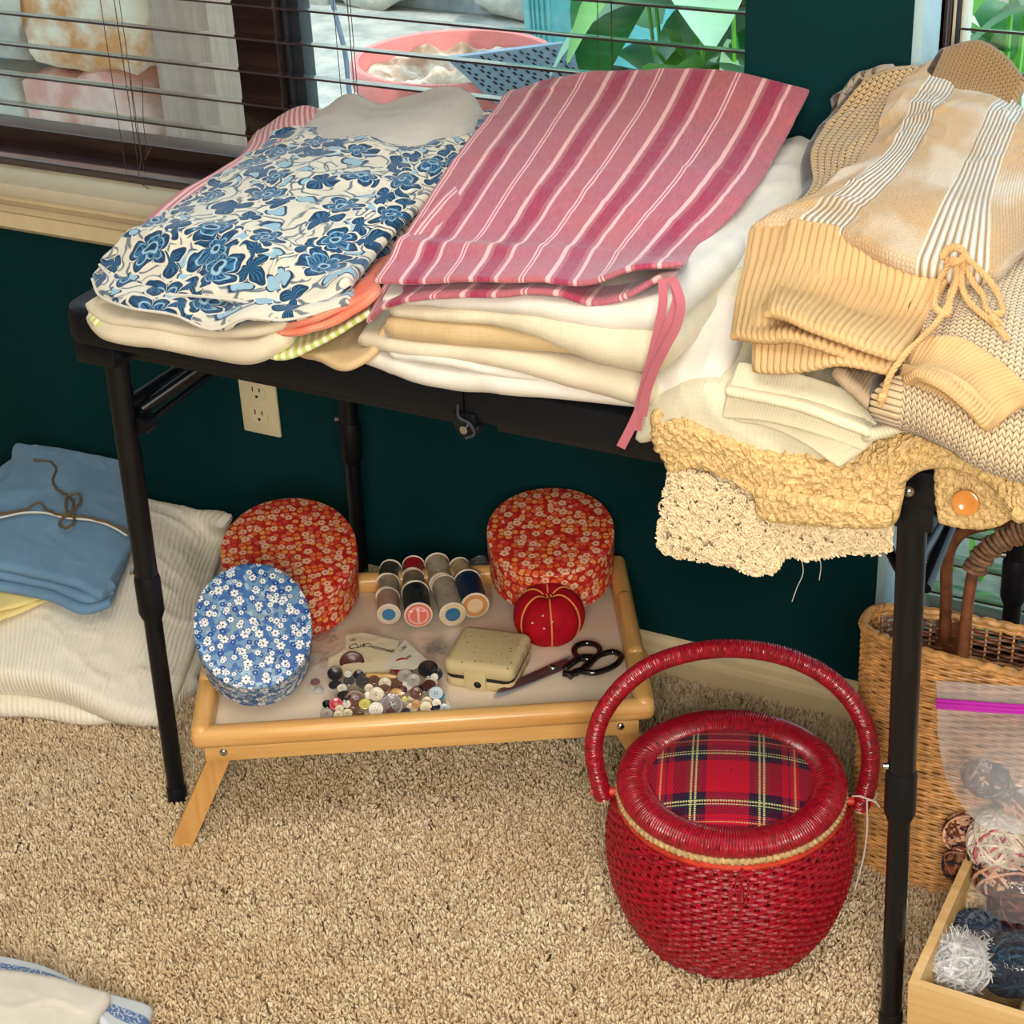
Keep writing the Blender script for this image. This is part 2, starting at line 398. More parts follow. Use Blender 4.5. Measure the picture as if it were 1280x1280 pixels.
def m_box_red():
    g = G('red_floral_paper'); u = g.uv(); red = srgb(190, 34, 26)
    e = g.vor(u, 105, 'DISTANCE_TO_EDGE', '2D', .8)[0]; cc = g.vor(u, 105, dims='2D', rnd=.8)
    k = g.xyz(cc[1])[0]
    fill = g.ramp(k, [(0, srgb(214, 62, 46)), (.2, srgb(236, 112, 56)), (.45, srgb(244, 160, 84)), (.68, srgb(226, 96, 80)), (.82, srgb(242, 180, 138))], 'CONSTANT')
    c = g.mix(g.m('MULTIPLY', g.step(e, .05, .10), g.step(cc[0], .50, .43)), red, fill)
    q, r, th, cr, x = flower(g, u, 46, .30, 5, .3, (2, 3, 0), .7)
    c = g.mix(g.step(q, 1.18, 1.1), c, red); c = g.mix(g.step(q, 1.02, .94), c, srgb(240, 190, 156))
    c = g.mix(g.step(r, .1, .07), c, srgb(214, 104, 60))
    return g.fin(c, .55, .4)
def m_box_blue():
    g = G('blue_floral_paper'); u = g.uv()
    k = g.vor(u, 150, dims='2D'); kk = g.xyz(k[1])[0]
    c = g.ramp(kk, [(0, srgb(66, 112, 172)), (.3, srgb(112, 150, 190)), (.5, srgb(128, 156, 172)), (.72, srgb(60, 100, 168)), (.88, srgb(158, 190, 216))], 'CONSTANT')
    q, r, th, cr, x = flower(g, u, 66, .26, 4, .2, (5, 3, 0), .8)
    c = g.mix(g.step(q, 1.05, .95), c, srgb(30, 66, 140)); c = g.mix(g.step(r, .09, .07), c, srgb(150, 190, 225))
    for sd, sc, rr in (((2, 3, 0), 47, .31), ((9, 6, 0), 62, .26)):
        q, r, th, cr, x = flower(g, u, sc, rr, 6, .5, sd, .7)
        c = g.mix(g.step(q, 1.25, 1.15), c, srgb(62, 100, 156)); c = g.mix(g.step(q, 1.0, .92), c, srgb(238, 240, 240))
        c = g.mix(g.step(r, .075, .05), c, srgb(60, 52, 62))
    return g.fin(c, .5, .4)
def m_tartan():
    g = G('red_tartan_wool'); o = g.uv(); X = g.xyz(o); P = .18
    def sett(t, P=.18, L=.222):
        s = g.m('ABSOLUTE', g.m('SUBTRACT', g.m('FRACT', g.m('ADD', g.m('DIVIDE', t, P), .5)), .5))
        s = g.m('ADD', g.m('MULTIPLY', g.m('MINIMUM', s, L), .222/L), g.m('MULTIPLY', g.m('MAXIMUM', g.m('SUBTRACT', s, L), 0.), .278/(.5-L)))  # 0..0.5 mirror sett
        c = g.ramp(s, [(0, srgb(196, 20, 48)), (.135, srgb(60, 24, 56)), (.17, srgb(20, 46, 56)), (.265, srgb(62, 20, 46)), (.345, srgb(176, 22, 46)), (.385, srgb(40, 24, 50)), (.395, srgb(186, 24, 48)), (.455, srgb(70, 22, 48)), (.49, srgb(30, 40, 60))], 'CONSTANT')
        return s, c
    sx, cx = sett(X[0]); sy, cy = sett(g.m('ADD', X[1], .010), .165, .285)
    tw = g.m('FRACT', g.m('MULTIPLY', g.m('ADD', X[0], X[1]), 260)); c = g.mix(g.step(tw, .45, .55), cx, cy)
    dash_x = g.step(g.m('FRACT', g.m('MULTIPLY', X[1], 330)), .25, .35); dash_y = g.step(g.m('FRACT', g.m('MULTIPLY', X[0], 330)), .25, .35)
    for s, d in ((sx, dash_x), (sy, dash_y)):
        for p, h, cl in ((.203, .006, (216, 208, 150)), (.232, .006, (216, 208, 150)), (.43, .006, (214, 160, 120))):
            c = g.mix(g.m('MULTIPLY', g.band(s, p, h, .3), d), c, srgb(*cl))
    g.bump(g.m('SINE', g.m('MULTIPLY', g.m('ADD', X[0], X[1]), 1634)), .25, .0006)
    return g.fin(c, .85, .15, sheen=.1)
def m_knit(name, col, pitch=.0035, hole=.0, holec=(70, 50, 30), panels=0, col2=(228, 214, 190), bs=.8):
    """stocking / open knit relief"""
    g = G(name); u = g.uv(); x = g.xyz(u)
    a = g.m('MULTIPLY', x[0], 1/pitch); b = g.m('MULTIPLY', x[1], 1/pitch)
    col_i = g.m('FLOOR', a); odd = g.m('MULTIPLY', g.m('SUBTRACT', g.m('ABSOLUTE', g.m('SUBTRACT', g.m('FRACT', a), .5)), .25), 1.4)
    v = g.m('FRACT', g.m('ADD', g.m('ADD', b, odd), g.m('MULTIPLY', col_i, .0)))
    h = g.m('MULTIPLY', g.m('SINE', g.m('MULTIPLY', v, PI)), g.m('POWER', g.m('ABSOLUTE', g.m('SINE', g.m('MULTIPLY', g.m('FRACT', a), PI))), .6))
    base = g.mix(g.step(g.noise(u, 7, 3), .35, .65), srgb(*col), tuple(k*.82 for k in srgb(*col)[:3])+(1,))
    if panels:
        f = g.m('FRACT', g.m('DIVIDE', x[0], panels)); pm = g.m('MULTIPLY', g.band(f, .5, .2, .03), g.step(g.noise(g.vm('MULTIPLY', u, (1/panels, 7, 1)), 1, 2), .30, .5))
        rb = g.m('SINE', g.m('MULTIPLY', x[0], 2*PI/.0052))
        base = g.mix(g.m('MULTIPLY', g.step(g.noise(g.vm('ADD', u, (3, 1, 0)), 11, 2, .4), .5, .62), .55), base, srgb(*col2)); base = g.mix(pm, base, srgb(*col2))  # pale patches are white highlights painted into the knit colour
        h = g.mix(g.band(f, .5, .2, .03), h, g.m('MULTIPLY', rb, 1.3))
        base = g.mix(g.m('MULTIPLY', g.band(f, .5, .2, .03), g.step(rb, -.2, -.9)), base, tuple(k*.5 for k in srgb(*col)[:3])+(1,))
    d = g.mix(g.step(h, .45, .1), base, tuple(k*.55 for k in srgb(*col)[:3])+(1,)) if not panels else base
    if hole: d = g.mix(g.step(h, hole, hole*.4), d, srgb(*holec))
    g.bump(h, bs, .0016)
    return g.fin(d, .9, .1, sheen=.3)
def m_clear(name, tint=(1, 1, 1, 1), alpha=.16, rough=.06, bumps=60):
    g = G(name); t = g.n('ShaderNodeBsdfTransparent'); t.inputs[0].default_value = tint
    gl = g.n('ShaderNodeBsdfGlossy'); gl.inputs['Roughness'].default_value = rough
    di = g.n('ShaderNodeBsdfDiffuse'); di.inputs[0].default_value = (.8, .84, .88, 1)
    lw = g.n('ShaderNodeLayerWeight'); frs = g.m('ADD', g.m('MULTIPLY', g.m('POWER', lw.outputs['Facing'], 4.), .7), .045)
    if bumps:
        b = g.n('ShaderNodeBump'); b.inputs['Strength'].default_value = .7; b.inputs['Distance'].default_value = .003
        g.put(b.inputs['Height'], g.noise(g.obj(), bumps, 2, .5, dist=1.0))
        for nd in (gl, lw): g.t.links.new(b.outputs[0], nd.inputs['Normal'])
    m1 = g.n('ShaderNodeMixShader'); m1.inputs[0].default_value = alpha; g.t.links.new(t.outputs[0], m1.inputs[1]); g.t.links.new(di.outputs[0], m1.inputs[2])
    m2 = g.n('ShaderNodeMixShader'); g.t.links.new(frs, m2.inputs[0]); g.t.links.new(m1.outputs[0], m2.inputs[1]); g.t.links.new(gl.outputs[0], m2.inputs[2])
    g.t.links.new(m2.outputs[0], g.o.inputs[0]); return g.mat

def m_wall():
    g = G('teal_wall_paint'); o = g.geo(); g.bump(g.noise(o, 160, 3), .15, .002)
    return g.fin(g.mix(g.step(g.noise(o, 3, 3), .3, .7), srgb(0, 42, 45), srgb(2, 48, 50)), .7, .12)
def m_carpet():
    g = G('beige_carpet'); o = g.geo(); n1 = g.noise(o, 330, 3, .7)
    c = g.mix(g.step(n1, .35, .65), srgb(156, 132, 98), srgb(206, 184, 146)); g.bump(n1, 1, .004)
    return g.fin(c, .95, .05)
def m_tuft():
    g = G('carpet_yarn'); x = g.xyz(g.uv())   # uv.x = random shade of the tuft, uv.y = height
    c = g.ramp(x[0], [(0, srgb(96, 70, 48)), (.008, srgb(40, 30, 24)), (.018, srgb(190, 166, 130)), (.5, srgb(218, 196, 160)), (1, srgb(240, 224, 192))])
    c = g.mix(g.m('MULTIPLY', g.step(g.noise(g.geo(), 5, 3), .4, .7), .35), c, srgb(190, 160, 116))
    return g.fin(c, .9, .1, sheen=.1)
M_ = dict(
    wall=m_wall(), cream_trim=simple('cream_trim_paint', (226, 206, 164), .45, .4, var=.03),
    white_trim=simple('pale_sill_paint', (206, 196, 170), .35, .5, var=.03), jamb=simple('skylit_jamb_paint', (170, 200, 205), .5, .4, var=.03),  # jamb colour carries the blue skylight falling on its pale paint
    roomwall=simple('pale_wall_paint', (190, 186, 172), .9, .1),
    ceil=simple('ceiling_paint', (225, 222, 212), .9, .1), carpet=m_carpet(), tuft=m_tuft(),
    brown=wood('dark_window_wood', (60, 40, 36), (34, 22, 20), .6, .3, 0), slat=simple('dark_blind_wood', (50, 34, 40), .16, 1.0, var=.08, coat=1.0),
    metal_dk=simple('dark_window_metal', (52, 56, 62), .4, .5), black=simple('black_plastic', (12, 14, 20), .45, .3, bump=.15, bs=900),
    blackm=simple('black_tube_paint', (9, 12, 18), .34, .35, coat=.1), chrome=simple('chrome', (200, 200, 205), .2, .5, 1, var=.02),
    cord=simple('brown_cord', (70, 50, 44), .8), glass=m_clear('window_glass', (.98, 1, .99, 1), 0.0, .0, 0),
    plate=simple('almond_plastic', (222, 208, 168), .35, .45, var=.01), slot=simple('dark_slot', (40, 34, 26), .6),
    pine=wood('light_pine', (232, 184, 116), (206, 148, 80), .5, .35), pine_y=wood('light_pine_upright', (230, 182, 112), (204, 146, 78), .5, .35, 1),
    tray_panel=simple('tray_panel_laminate', (232, 214, 190), .3, .5, var=.015, coat=.2),
    w_cream=fabric('cream_cotton', (222, 210, 184), slub=.4), w_white=fabric('white_cotton', (226, 220, 208), slub=.3), w_linen=fabric('off_white_linen', (224, 212, 184), slub=.5, var=.08),
    tan=fabric('tan_linen', (206, 178, 134), slub=.7), w_grey=fabric('pale_grey_cotton', (206, 200, 192)), lin_green=fabric('pale_sage_linen', (222, 215, 188), slub=.8, var=.09),
    knit_off=fabric('off_white_knit', (226, 217, 186), ribs=330, ribw=1.2, slub=.2), orange=fabric('coral_print_cotton', (232, 112, 84), var=.1, col2=(240, 186, 160)),
    blanket=G('white_waffle_blanket').mat, blue=fabric('dusty_blue_cotton', (112, 148, 180), weave=1400, bstr=.12), yellow=fabric('pale_yellow_cotton', (240, 220, 150)),
    floral=m_floral_blue(), pink=m_pink_linen(), pinkstripe=m_stripes('pink_white_stripe', (214, 128, 136), (238, 204, 204), .009),
    green=m_stripes('green_white_stripe', (190, 204, 110), (236, 232, 196), .0085, axis=0), boxred=m_box_red(), boxblue=m_box_blue(), tartan=m_tartan(),
    boucle=simple('golden_boucle_yarn', (226, 192, 134), .95, .05, var=.16, vs=220, bump=.8, bs=420, bd=.003), fluff=simple('cream_boucle_yarn', (246, 222, 184), .95, .05, var=.12, vs=200, bump=.8, bs=420, bd=.003),
    rib=simple('sand_rib_knit', (212, 176, 126), .92, .08, var=.08, vs=12, bump=.4, bs=700), knit=m_knit('sand_panel_knit', (220, 180, 130), .0030, panels=.105, col2=(240, 230, 212)),
    openknit=m_knit('open_mesh_knit', (214, 178, 124), .0078, .25), herring=m_knit('herringbone_knit', (236, 208, 168), .0058, .12, bs=1), brownknit=m_knit('brown_open_knit', (176, 138, 90), .0056, .12),
    lace=m_knit('grey_lace_knit', (176, 160, 138), .012, .1), cordk=simple('sand_cord', (218, 176, 122), .9, .1, bump=.5, bs=500), taupe=simple('taupe_rib_knit', (180, 158, 130), .9, .1, bump=.4, bs=600),
    red_cord=simple('crimson_seagrass', (158, 10, 34), .34, .5, var=.25, vs=160, coat=.3), red_stake=simple('orange_red_cane', (196, 58, 36), .45, .4, var=.2, vs=60), straw=simple('straw_plait', (196, 164, 116), .7, .2, var=.2, vs=200),
    rattan=simple('honey_rattan', (216, 160, 96), .42, .45, var=.22, vs=70), rattan_dk=simple('brown_cane', (116, 68, 40), .5, .4, var=.25, vs=60), twine=simple('grey_brown_twine', (106, 88, 64), .9, .1),
    white_string=simple('white_string', (232, 214, 204), .9, .1), crate=wood('raw_pine_crate', (232, 196, 138), (208, 164, 104), .35, .6, 0, 0),
    velvet=simple('red_velvet', (176, 6, 28), .8, .2, var=.12, vs=40), gold=simple('gold_thread', (232, 150, 78), .5, .4), steel=simple('steel_blade', (150, 154, 160), .4, .6, .15, var=.05), steel_d=simple('dark_steel_blade', (92, 62, 64), .35, .5, .2),
    gloss_black=simple('glossy_black_handle', (10, 10, 14), .1, .6, coat=.7), bag=m_clear('clear_bag_film', alpha=.015, rough=.04, bumps=90), bag2=m_clear('cloudy_bag_film', alpha=.12, bumps=70), bag3=m_clear('zip_bag_film', (.93, .94, 1, 1), alpha=.30, rough=.12, bumps=34), zipm=simple('magenta_zip_strip', (206, 50, 190), .3, .5),
    card=simple('ivory_card', (232, 216, 176), .7, .2, var=.03), ink=simple('dark_ink', (52, 44, 40), .8, .1),
)
def _blanket():
    m = M_['blanket']; g = G.__new__(G); g.mat = m; g.t = m.node_tree; g.b = g.t.nodes['Principled BSDF']; g.o = g.t.nodes['Material Output']
    u = g.uv(); wv = g.noise(u, 5, 2, out=1); u2 = g.vm('ADD', u, g.vm('SCALE', g.vm('SUBTRACT', wv, (.5, .5, .5)), .03)); x = g.xyz(u2)
    h = g.m('ADD', g.m('SINE', g.m('MULTIPLY', x[0], 700)), g.m('MULTIPLY', g.noise(u2, 160, 2), 3.0))
    c = g.mix(g.m('MULTIPLY', g.step(h, 1.6, .3), .12), srgb(246, 240, 224), srgb(206, 190, 160)); g.bump(h, .4, .0012)
    g.fin(c, .9, .1, sheen=.1)
_blanket()
def solidm(name, col, **k):
    key = 's_'+name
    if key not in M_: M_[key] = simple(name, col, **k)
    return M_[key]
# ================================================================== SETTING
WY = 2.07          # face of the back wall
def struct(name, mb, mats, smooth=False, parent=None, **k):
    if parent is not None: return part(name, mb, mats, parent, smooth=smooth, **k)
    return solo(name, mb, mats, kind='structure', smooth=smooth, base=False, **k)
X1R = D(931, 50, WY)[0]; X2L = D(1146, 40, WY)[0]-.004
ZS = D(0, 228, 2.03)[2]          # window stool height
mb = MB(); box(mb, (-4, -3.2, -.05), (2.2, WY, 0)); floor = struct('floor', mb, M_['carpet'])
mb = MB(); box(mb, (-4, -3.2, 2.45), (2.3, 2.25, 2.55)); struct('ceiling', mb, M_['ceil'])
for nm_, lo_, hi_ in (('wall_left', (-4.1, -3.2, 0), (-4, 2.22, 2.45)), ('wall_right', (2.2, -3.2, 0), (2.3, 2.22, 2.45)), ('wall_front', (-4.1, -3.3, 0), (2.3, -3.2, 2.45))):
    mb = MB(); box(mb, lo_, hi_); struct(nm_, mb, M_['roomwall'])
mb = MB()
W2B, W2T, W1T, X2R, X1L = .09, 2.1, 2.1, .9, -3.3
for lo, hi in (((-4, 0), (X1L, 2.45)), ((X1L, 0), (X1R, ZS-.02)), ((X1L, W1T), (X1R, 2.45)), ((X1R, 0), (X2L, 2.45)), ((X2L, 0), (X2R, W2B)), ((X2L, W2T), (X2R, 2.45)), ((X2R, 0), (2.2, 2.45))):
    box(mb, (lo[0], WY, lo[1]), (hi[0], WY+.15, hi[1]))
struct('wall_back', mb, M_['wall'])
def mould(prof, xa, xb, mb=None):
    mb = mb or MB(); prof = np.array(prof); n = len(prof)
    V = np.array([[x, p[0], p[1]] for x in (xa, xb) for p in prof])
    mb.add(V, [[i, (i+1) % n, n+(i+1) % n, n+i] for i in range(n)]+[list(range(n-1, -1, -1)), list(range(n, 2*n))]); return mb
for xa, xb, nm in ((-4, 2.2, 'baseboard_back'), ):
    struct(nm, mould([(WY, 0), (WY-.014, 0), (WY-.015, .035), (WY-.013, .042), (WY-.010, .046), (WY-.009, .056), (WY-.004, .064), (WY, .066)], xa, xb), M_['cream_trim'], auto=25)
# --- window_1 : stool, apron, frame, mullion, glass, blind
mb = MB(); box(mb, (X1L-.05, 2.03, ZS-.022), (X1R+.03, 2.19, ZS), .004); struct('trim_1', mb, M_['white_trim'], smooth=True)
za = ZS-.022
mould_p = [(WY, za), (WY-.034, za), (WY-.034, za-.008), (WY-.028, za-.018), (WY-.022, za-.022), (WY-.020, za-.034), (WY-.016, za-.038), (WY-.016, za-.062), (WY-.008, za-.070), (WY, za-.072)]
struct('trim_2', mould(mould_p, X1L, X1R+.015), M_['cream_trim'], auto=25)
FY = 2.185
win1 = thing('window_1', None, None, (-2, FY, ZS)); win1['kind'] = 'structure'
zf = D(60, 158, FY)[2]
mb = MB(); box(mb, (X1L, FY-.02, ZS), (X1R, FY+.03, zf), .003); part('window_frame', mb, M_['brown'], win1)
xa, xb, xc = D(306, 60, FY)[0], D(357, 60, FY)[0], D(378, 60, FY)[0]
mb = MB(); box(mb, (xa, FY-.022, zf), (xb, FY+.03, W1T), .003); part('window_frame', mb, M_['brown'], win1)
mb = MB(); box(mb, (xb+.002, FY-.005, zf), (xb+.010, FY+.03, W1T), .002); box(mb, (xb+.012, FY, zf), (xc, FY+.03, W1T), .002); part('sash', mb, M_['metal_dk'], win1)
mb = MB(); box(mb, (xa-.014, FY+.0, zf), (xa-.003, FY+.03, W1T), .001); part('lit_sash_edge', mb, M_['white_trim'], win1)  # pale strip painted for the frame edge where outdoor light catches it
mb = MB(); box(mb, (X1R-.012, FY-.02, zf), (X1R, FY+.03, W1T), .001); part('window_frame', mb, M_['jamb'], win1)
mb = MB(); box(mb, (X1L, FY+.010, zf-.004), (xa-.008, FY+.014, W1T)); part('pane', mb, M_['glass'], win1)
mb = MB(); box(mb, (xc-.004, FY+.010, zf-.004), (X1R-.008, FY+.014, W1T)); part('pane', mb, M_['glass'], win1)
# --- window_2
win2 = thing('window_2', None, None, (0, FY, W2B)); win2['kind'] = 'structure'
xj = D(1161, 30, FY-.06)[0]
mb = MB(); box(mb, (X2L, WY-.004, W2B), (X2L+.012, WY+.15, W2T), .002); part('window_jamb', mb, M_['jamb'], win2)
a = D(1163, 30, FY)[0]; b = D(1192, 30, FY)[0]; c = D(1207, 30, FY)[0]
mb = MB(); box(mb, (X2L+.012, FY-.045, W2B), (a+.012, FY+.03, W2T), .002); box(mb, (a+.014, FY-.03, W2B), (b, FY+.03, W2T), .003); part('window_frame', mb, M_['brown'], win2)
mb = MB(); box(mb, (b+.001, FY-.01, W2B), (b+.005, FY+.03, W2T), .001); box(mb, (b+.011, FY-.01, W2B), (c, FY+.03, W2T), .001); part('sash', mb, M_['white_trim'], win2)
mb = MB(); box(mb, (b+.0055, FY-.012, W2B), (b+.0105, FY+.03, W2T), .001); part('sash', mb, M_['metal_dk'], win2)
mb = MB(); box(mb, (X2L+.012, FY-.04, W2B), (X2R, FY+.03, W2B+.05), .003); part('window_frame', mb, M_['brown'], win2)
mb = MB(); box(mb, (c-.002, FY+.008, W2B+.04), (X2R, FY+.012, W2T)); part('pane', mb, M_['glass'], win2)
# --- blinds
def blind(nm, label, xl, xr, zs, by, zb, cordx, tilt, group=None, ladder=True):
    t = thing(nm, label, 'blind', ((xl+xr)/2, by, zb))
    proto = None
    for k, z in enumerate(zs):
        if proto is None:
            mb = MB(); n = 7; a = np.linspace(-1, 1, n)
            y = a*.0245; zz = .0012*(1-a*a)
            Vt = np.array([[x, yy, q+.0014] for x in (xl, xr) for yy, q in zip(y, zz)]); Vb = Vt-np.array([0, 0, .0028])
            m2 = MB(); V = np.concatenate([Vt, Vb]); c0 = (xl+xr)/2
            V[:, 0] -= c0
            F = [[i, i+1, n+i+1, n+i] for i in range(n-1)]+[[2*n+i+1, 2*n+i, 3*n+i, 3*n+i+1] for i in range(n-1)]+[[0, n, 3*n, 2*n], [n-1, 3*n-1, 4*n-1, 2*n-1]]+[list(range(n-1, -1, -1))+list(range(2*n, 3*n)), list(range(n, 2*n))+list(range(4*n-1, 3*n-1, -1))]
            m2.add(V, F); me = mesh('slat', m2, M_['slat'], True, None, 35)
            proto = me
        o = bpy.data.objects.new('slat', me); COL.objects.link(o); o.parent = t; o.location = (0, 0, z-zb); o.rotation_euler = (-tilt, 0, 0)
    if zb > .2 or True:
        mb = MB(); box(mb, (xl, by-.024, zb), (xr, by+.024, zb+.016), .002); part('bottom_rail', mb, M_['slat'], t, label=None)
    for cx in cordx:
        mb = MB()
        for dy in (-.021, .021): tube(mb, [(cx, by+dy, zb+.01), (cx+.0005, by+dy, 1.3), (cx, by+dy, 2.08)], .0006, 5)
        part('ladder_cord', mb, M_['cord'], t)
        mb = MB(); tube(mb, [(cx+.011, by-.004, zb+.01), (cx+.011, by, 2.08)], .0007, 5); part('lift_cord', mb, M_['cord'], t)
    return t
BY = 2.125
zb1 = D(0, 207, BY-.024)[2]
zs = []; z = D(0, 134, BY-.024)[2]; dz = (D(0, 21.5, BY-.024)[2]-z)/3
z0 = z
while z < 1.35: zs.append(z); z += dz
tl = math.radians(13)
zs = [q-.0 for q in zs]
cl = D(146, 60, BY)[0]; cr = D(756, 40, BY)[0]; cm = D(432, 60, BY)[0]
b1 = blind('window_blind', 'dark brown wide slat blind across the left window above the table', X1L+.01, X1R-.002, zs, BY, zb1, (cl, cm, cr), tl)
mb = MB(); pts = [D(163, 100, BY-.04), D(170, 160, BY-.04), D(176, 200, BY-.045), D(173, 225, BY-.06), D(186, 236, BY-.07)]
tube(mb, cat(pts, 24), .0007, 5); part('pull_cord', mb, M_['cord'], b1)
mb = MB(); tube(mb, cat([D(178, 100, BY-.04), D(180, 160, BY-.04), D(184, 190, BY-.045)], 14), .0006, 5); tube(mb, [D(189, 184, BY-.045), D(181, 199, BY-.045)], .0016, 6); part('cord_tassel', mb, M_['cord'], b1)
za2 = D(1262, 100, BY-.024)[2]; zs2 = []; z = za2+dz*1.0
while z > .16: zs2.append(z); z -= dz
b2 = blind('window_blind', 'dark brown slat blind of the right window reaching down behind the wicker basket', X2L+.045, X2R-.01, zs2, BY, .125, (D(1112, 700, BY)[0],), math.radians(15))
# --- outlet
xo0, zo1 = D(298, 461, WY)[0], D(298, 461, WY)[2]
t = thing('wall_outlet', 'almond double power outlet low on the teal wall under the table', 'outlet', (xo0+.035, WY, zo1-.11))
ow, oh = .069, .110; cx = xo0+ow/2; cz = zo1-oh/2+.006
mb = MB(); box(mb, (cx-ow/2, WY-.006, cz-oh/2), (cx+ow/2, WY, cz+oh/2), .004); part('cover_plate', mb, M_['plate'], t)
for s in (-1, 1):
    mb = MB(); zz = cz+s*.0195
    a = np.linspace(0, 2*PI, 28, endpoint=False); r = .0168; px = np.clip(np.cos(a)*r*1.05, -.0165, .0165); pz = np.clip(np.sin(a)*r, -.0140, .0140)
    V = np.concatenate([np.stack([cx+px, 0*a+y, zz+pz], -1) for y in (WY-.0055, WY-.0085)]); n = 28
    mb.add(V, [[i, (i+1) % n, n+(i+1) % n, n+i] for i in range(n)]+[list(range(n, 2*n))]); f = part('socket', mb, M_['plate'], t)
    mb = MB()
    for dx, h in ((-.0064, .008), (.0064, .0065)): box(mb, (cx+dx-.001, WY-.0089, zz+.001-h/2+.003), (cx+dx+.001, WY-.0083, zz+.001+h/2+.003))
    tube(mb, [(cx, WY-.0083, zz-.008), (cx, WY-.0089, zz-.008)], .0025, 12); part('slot', mb, M_['slot'], f)
mb = MB(); tube(mb, [(cx, WY-.006, cz), (cx, WY-.0078, cz)], .003, 14); part('screw', mb, M_['plate'], t)

# --- carpet pile
def carpet():
    xs = np.arange(-2.2, .36, .0043); ys = np.arange(1.04, 2.056, .0043)
    Xg, Yg = np.meshgrid(xs, ys); P = np.stack([Xg.ravel(), Yg.ravel()], -1); n = len(P)
    R = np.random.RandomState(5); P += R.uniform(-.0026, .0026, P.shape); vz = np.array([ray_px(p_) for p_ in P]) if False else None
    vis = P[:, 0] > -2.35
    h = .0085+R.rand(n)*.004+.002*noise(np.stack([P[:, 0], P[:, 1], P[:, 0]*0], -1), 30, 2)
    dirn = R.rand(n)*2*PI; lean = .001+R.rand(n)*.0065
    hd = noise(np.stack([P[:, 0], P[:, 1], P[:, 0]*0], -1), 14, 4)*.0018
    top = np.stack([P[:, 0]+np.cos(dirn)*lean+hd, P[:, 1]+np.sin(dirn)*lean-hd, h], -1)
    base = np.stack([P[:, 0], P[:, 1], np.zeros(n)], -1); midp = (base+top)/2+np.array([0, 0, .0022])
    r = .0016+R.rand(n)*.0012; shade = R.rand(n)
    dark = shade < .016; r[dark] *= .8
    top[dark] += np.stack([np.cos(dirn[dark])*.004, np.sin(dirn[dark])*.004, R.rand(dark.sum())*.002], -1)
    V = []; a0 = R.rand(n)*2*PI
    for c, rr in ((base, 1.0), (top, .75)):
        for k in range(3):
            a = a0+k*2*PI/3
            V.append(c+np.stack([np.cos(a), np.sin(a), a*0], -1)*(r*rr)[:, None])
    V = np.stack(V, 1).reshape(-1, 3)
    o = (np.arange(n)*6)[:, None]; q = []
    for lv in (0,):
        for k in range(3): q.append(o+np.array([lv+k, lv+(k+1) % 3, lv+3+(k+1) % 3, lv+3+k]))
    quads = np.concatenate(q); tris = o+np.array([3, 4, 5])
    me = bpy.data.meshes.new('carpet_pile'); nq, nt = len(quads), len(tris)
    me.vertices.add(len(V)); me.vertices.foreach_set('co', V.astype(np.float32).ravel())
    me.loops.add(nq*4+nt*3); li = np.concatenate([quads.ravel(), tris.ravel()]).astype(np.int32); me.loops.foreach_set('vertex_index', li)
    me.polygons.add(nq+nt); me.polygons.foreach_set('loop_start', np.concatenate([np.arange(nq)*4, nq*4+np.arange(nt)*3]).astype(np.int32))
    me.polygons.foreach_set('use_smooth', np.ones(nq+nt, bool))
    uvl = me.uv_layers.new(name='UVMap'); uvv = np.stack([shade[li//6], (li % 6)//3], -1).astype(np.float32); uvl.data.foreach_set('uv', uvv.ravel())
    me.update(calc_edges=True); me.validate(); me.materials.append(M_['tuft'])
    ob = bpy.data.objects.new('carpet_pile', me); COL.objects.link(ob); ob['kind'] = 'stuff'; ob.parent = floor
carpet()

# ================================================================== OUTSIDE
GZ = -.12
def rockmesh(w, h, d, seed, n=14):
    """one rough stone, face toward -Y"""
    mb = MB(); bm = bmesh.new(); bmesh.ops.create_cube(bm, size=1); bmesh.ops.subdivide_edges(bm, edges=bm.edges[:], cuts=5, use_grid_fill=True)
    V = np.array([v.co[:] for v in bm.verts]); ln = np.linalg.norm(V, axis=1)[:, None]; V = V*(.72+.28*(.5/np.max(np.abs(V), axis=1)[:, None]*ln/ln)) if False else V
    sph = V/(np.linalg.norm(V, axis=1)[:, None])*.62; V = V*.62+sph*.38
    V += .07*np.stack([noise(V, 3, seed), noise(V, 3, seed+3), noise(V, 4, seed+6)], -1)+.02*noise(V, 9, seed+9)[:, None]
    V = V*np.array([w*1.06, d, h*1.06]); mb.add(V, [[v.index for v in f.verts] for f in bm.faces]); bm.free(); return mb
def m_rock(nm, a, b):
    g = G(nm); o = g.obj(); n = g.noise(o, 9, 5, .6); g.bump(g.noise(o, 30, 4), .6, .01)
    return g.fin(g.mix(g.step(n, .4, .6), srgb(*a), srgb(*b)), .95, .1)
rocks = [m_rock('grey_limestone', (176, 176, 166), (206, 200, 184)), m_rock('rust_limestone', (210, 150, 96), (232, 222, 198)), m_rock('rose_limestone', (206, 150, 132), (228, 198, 182)), m_rock('pale_limestone', (206, 204, 188), (190, 192, 184))]
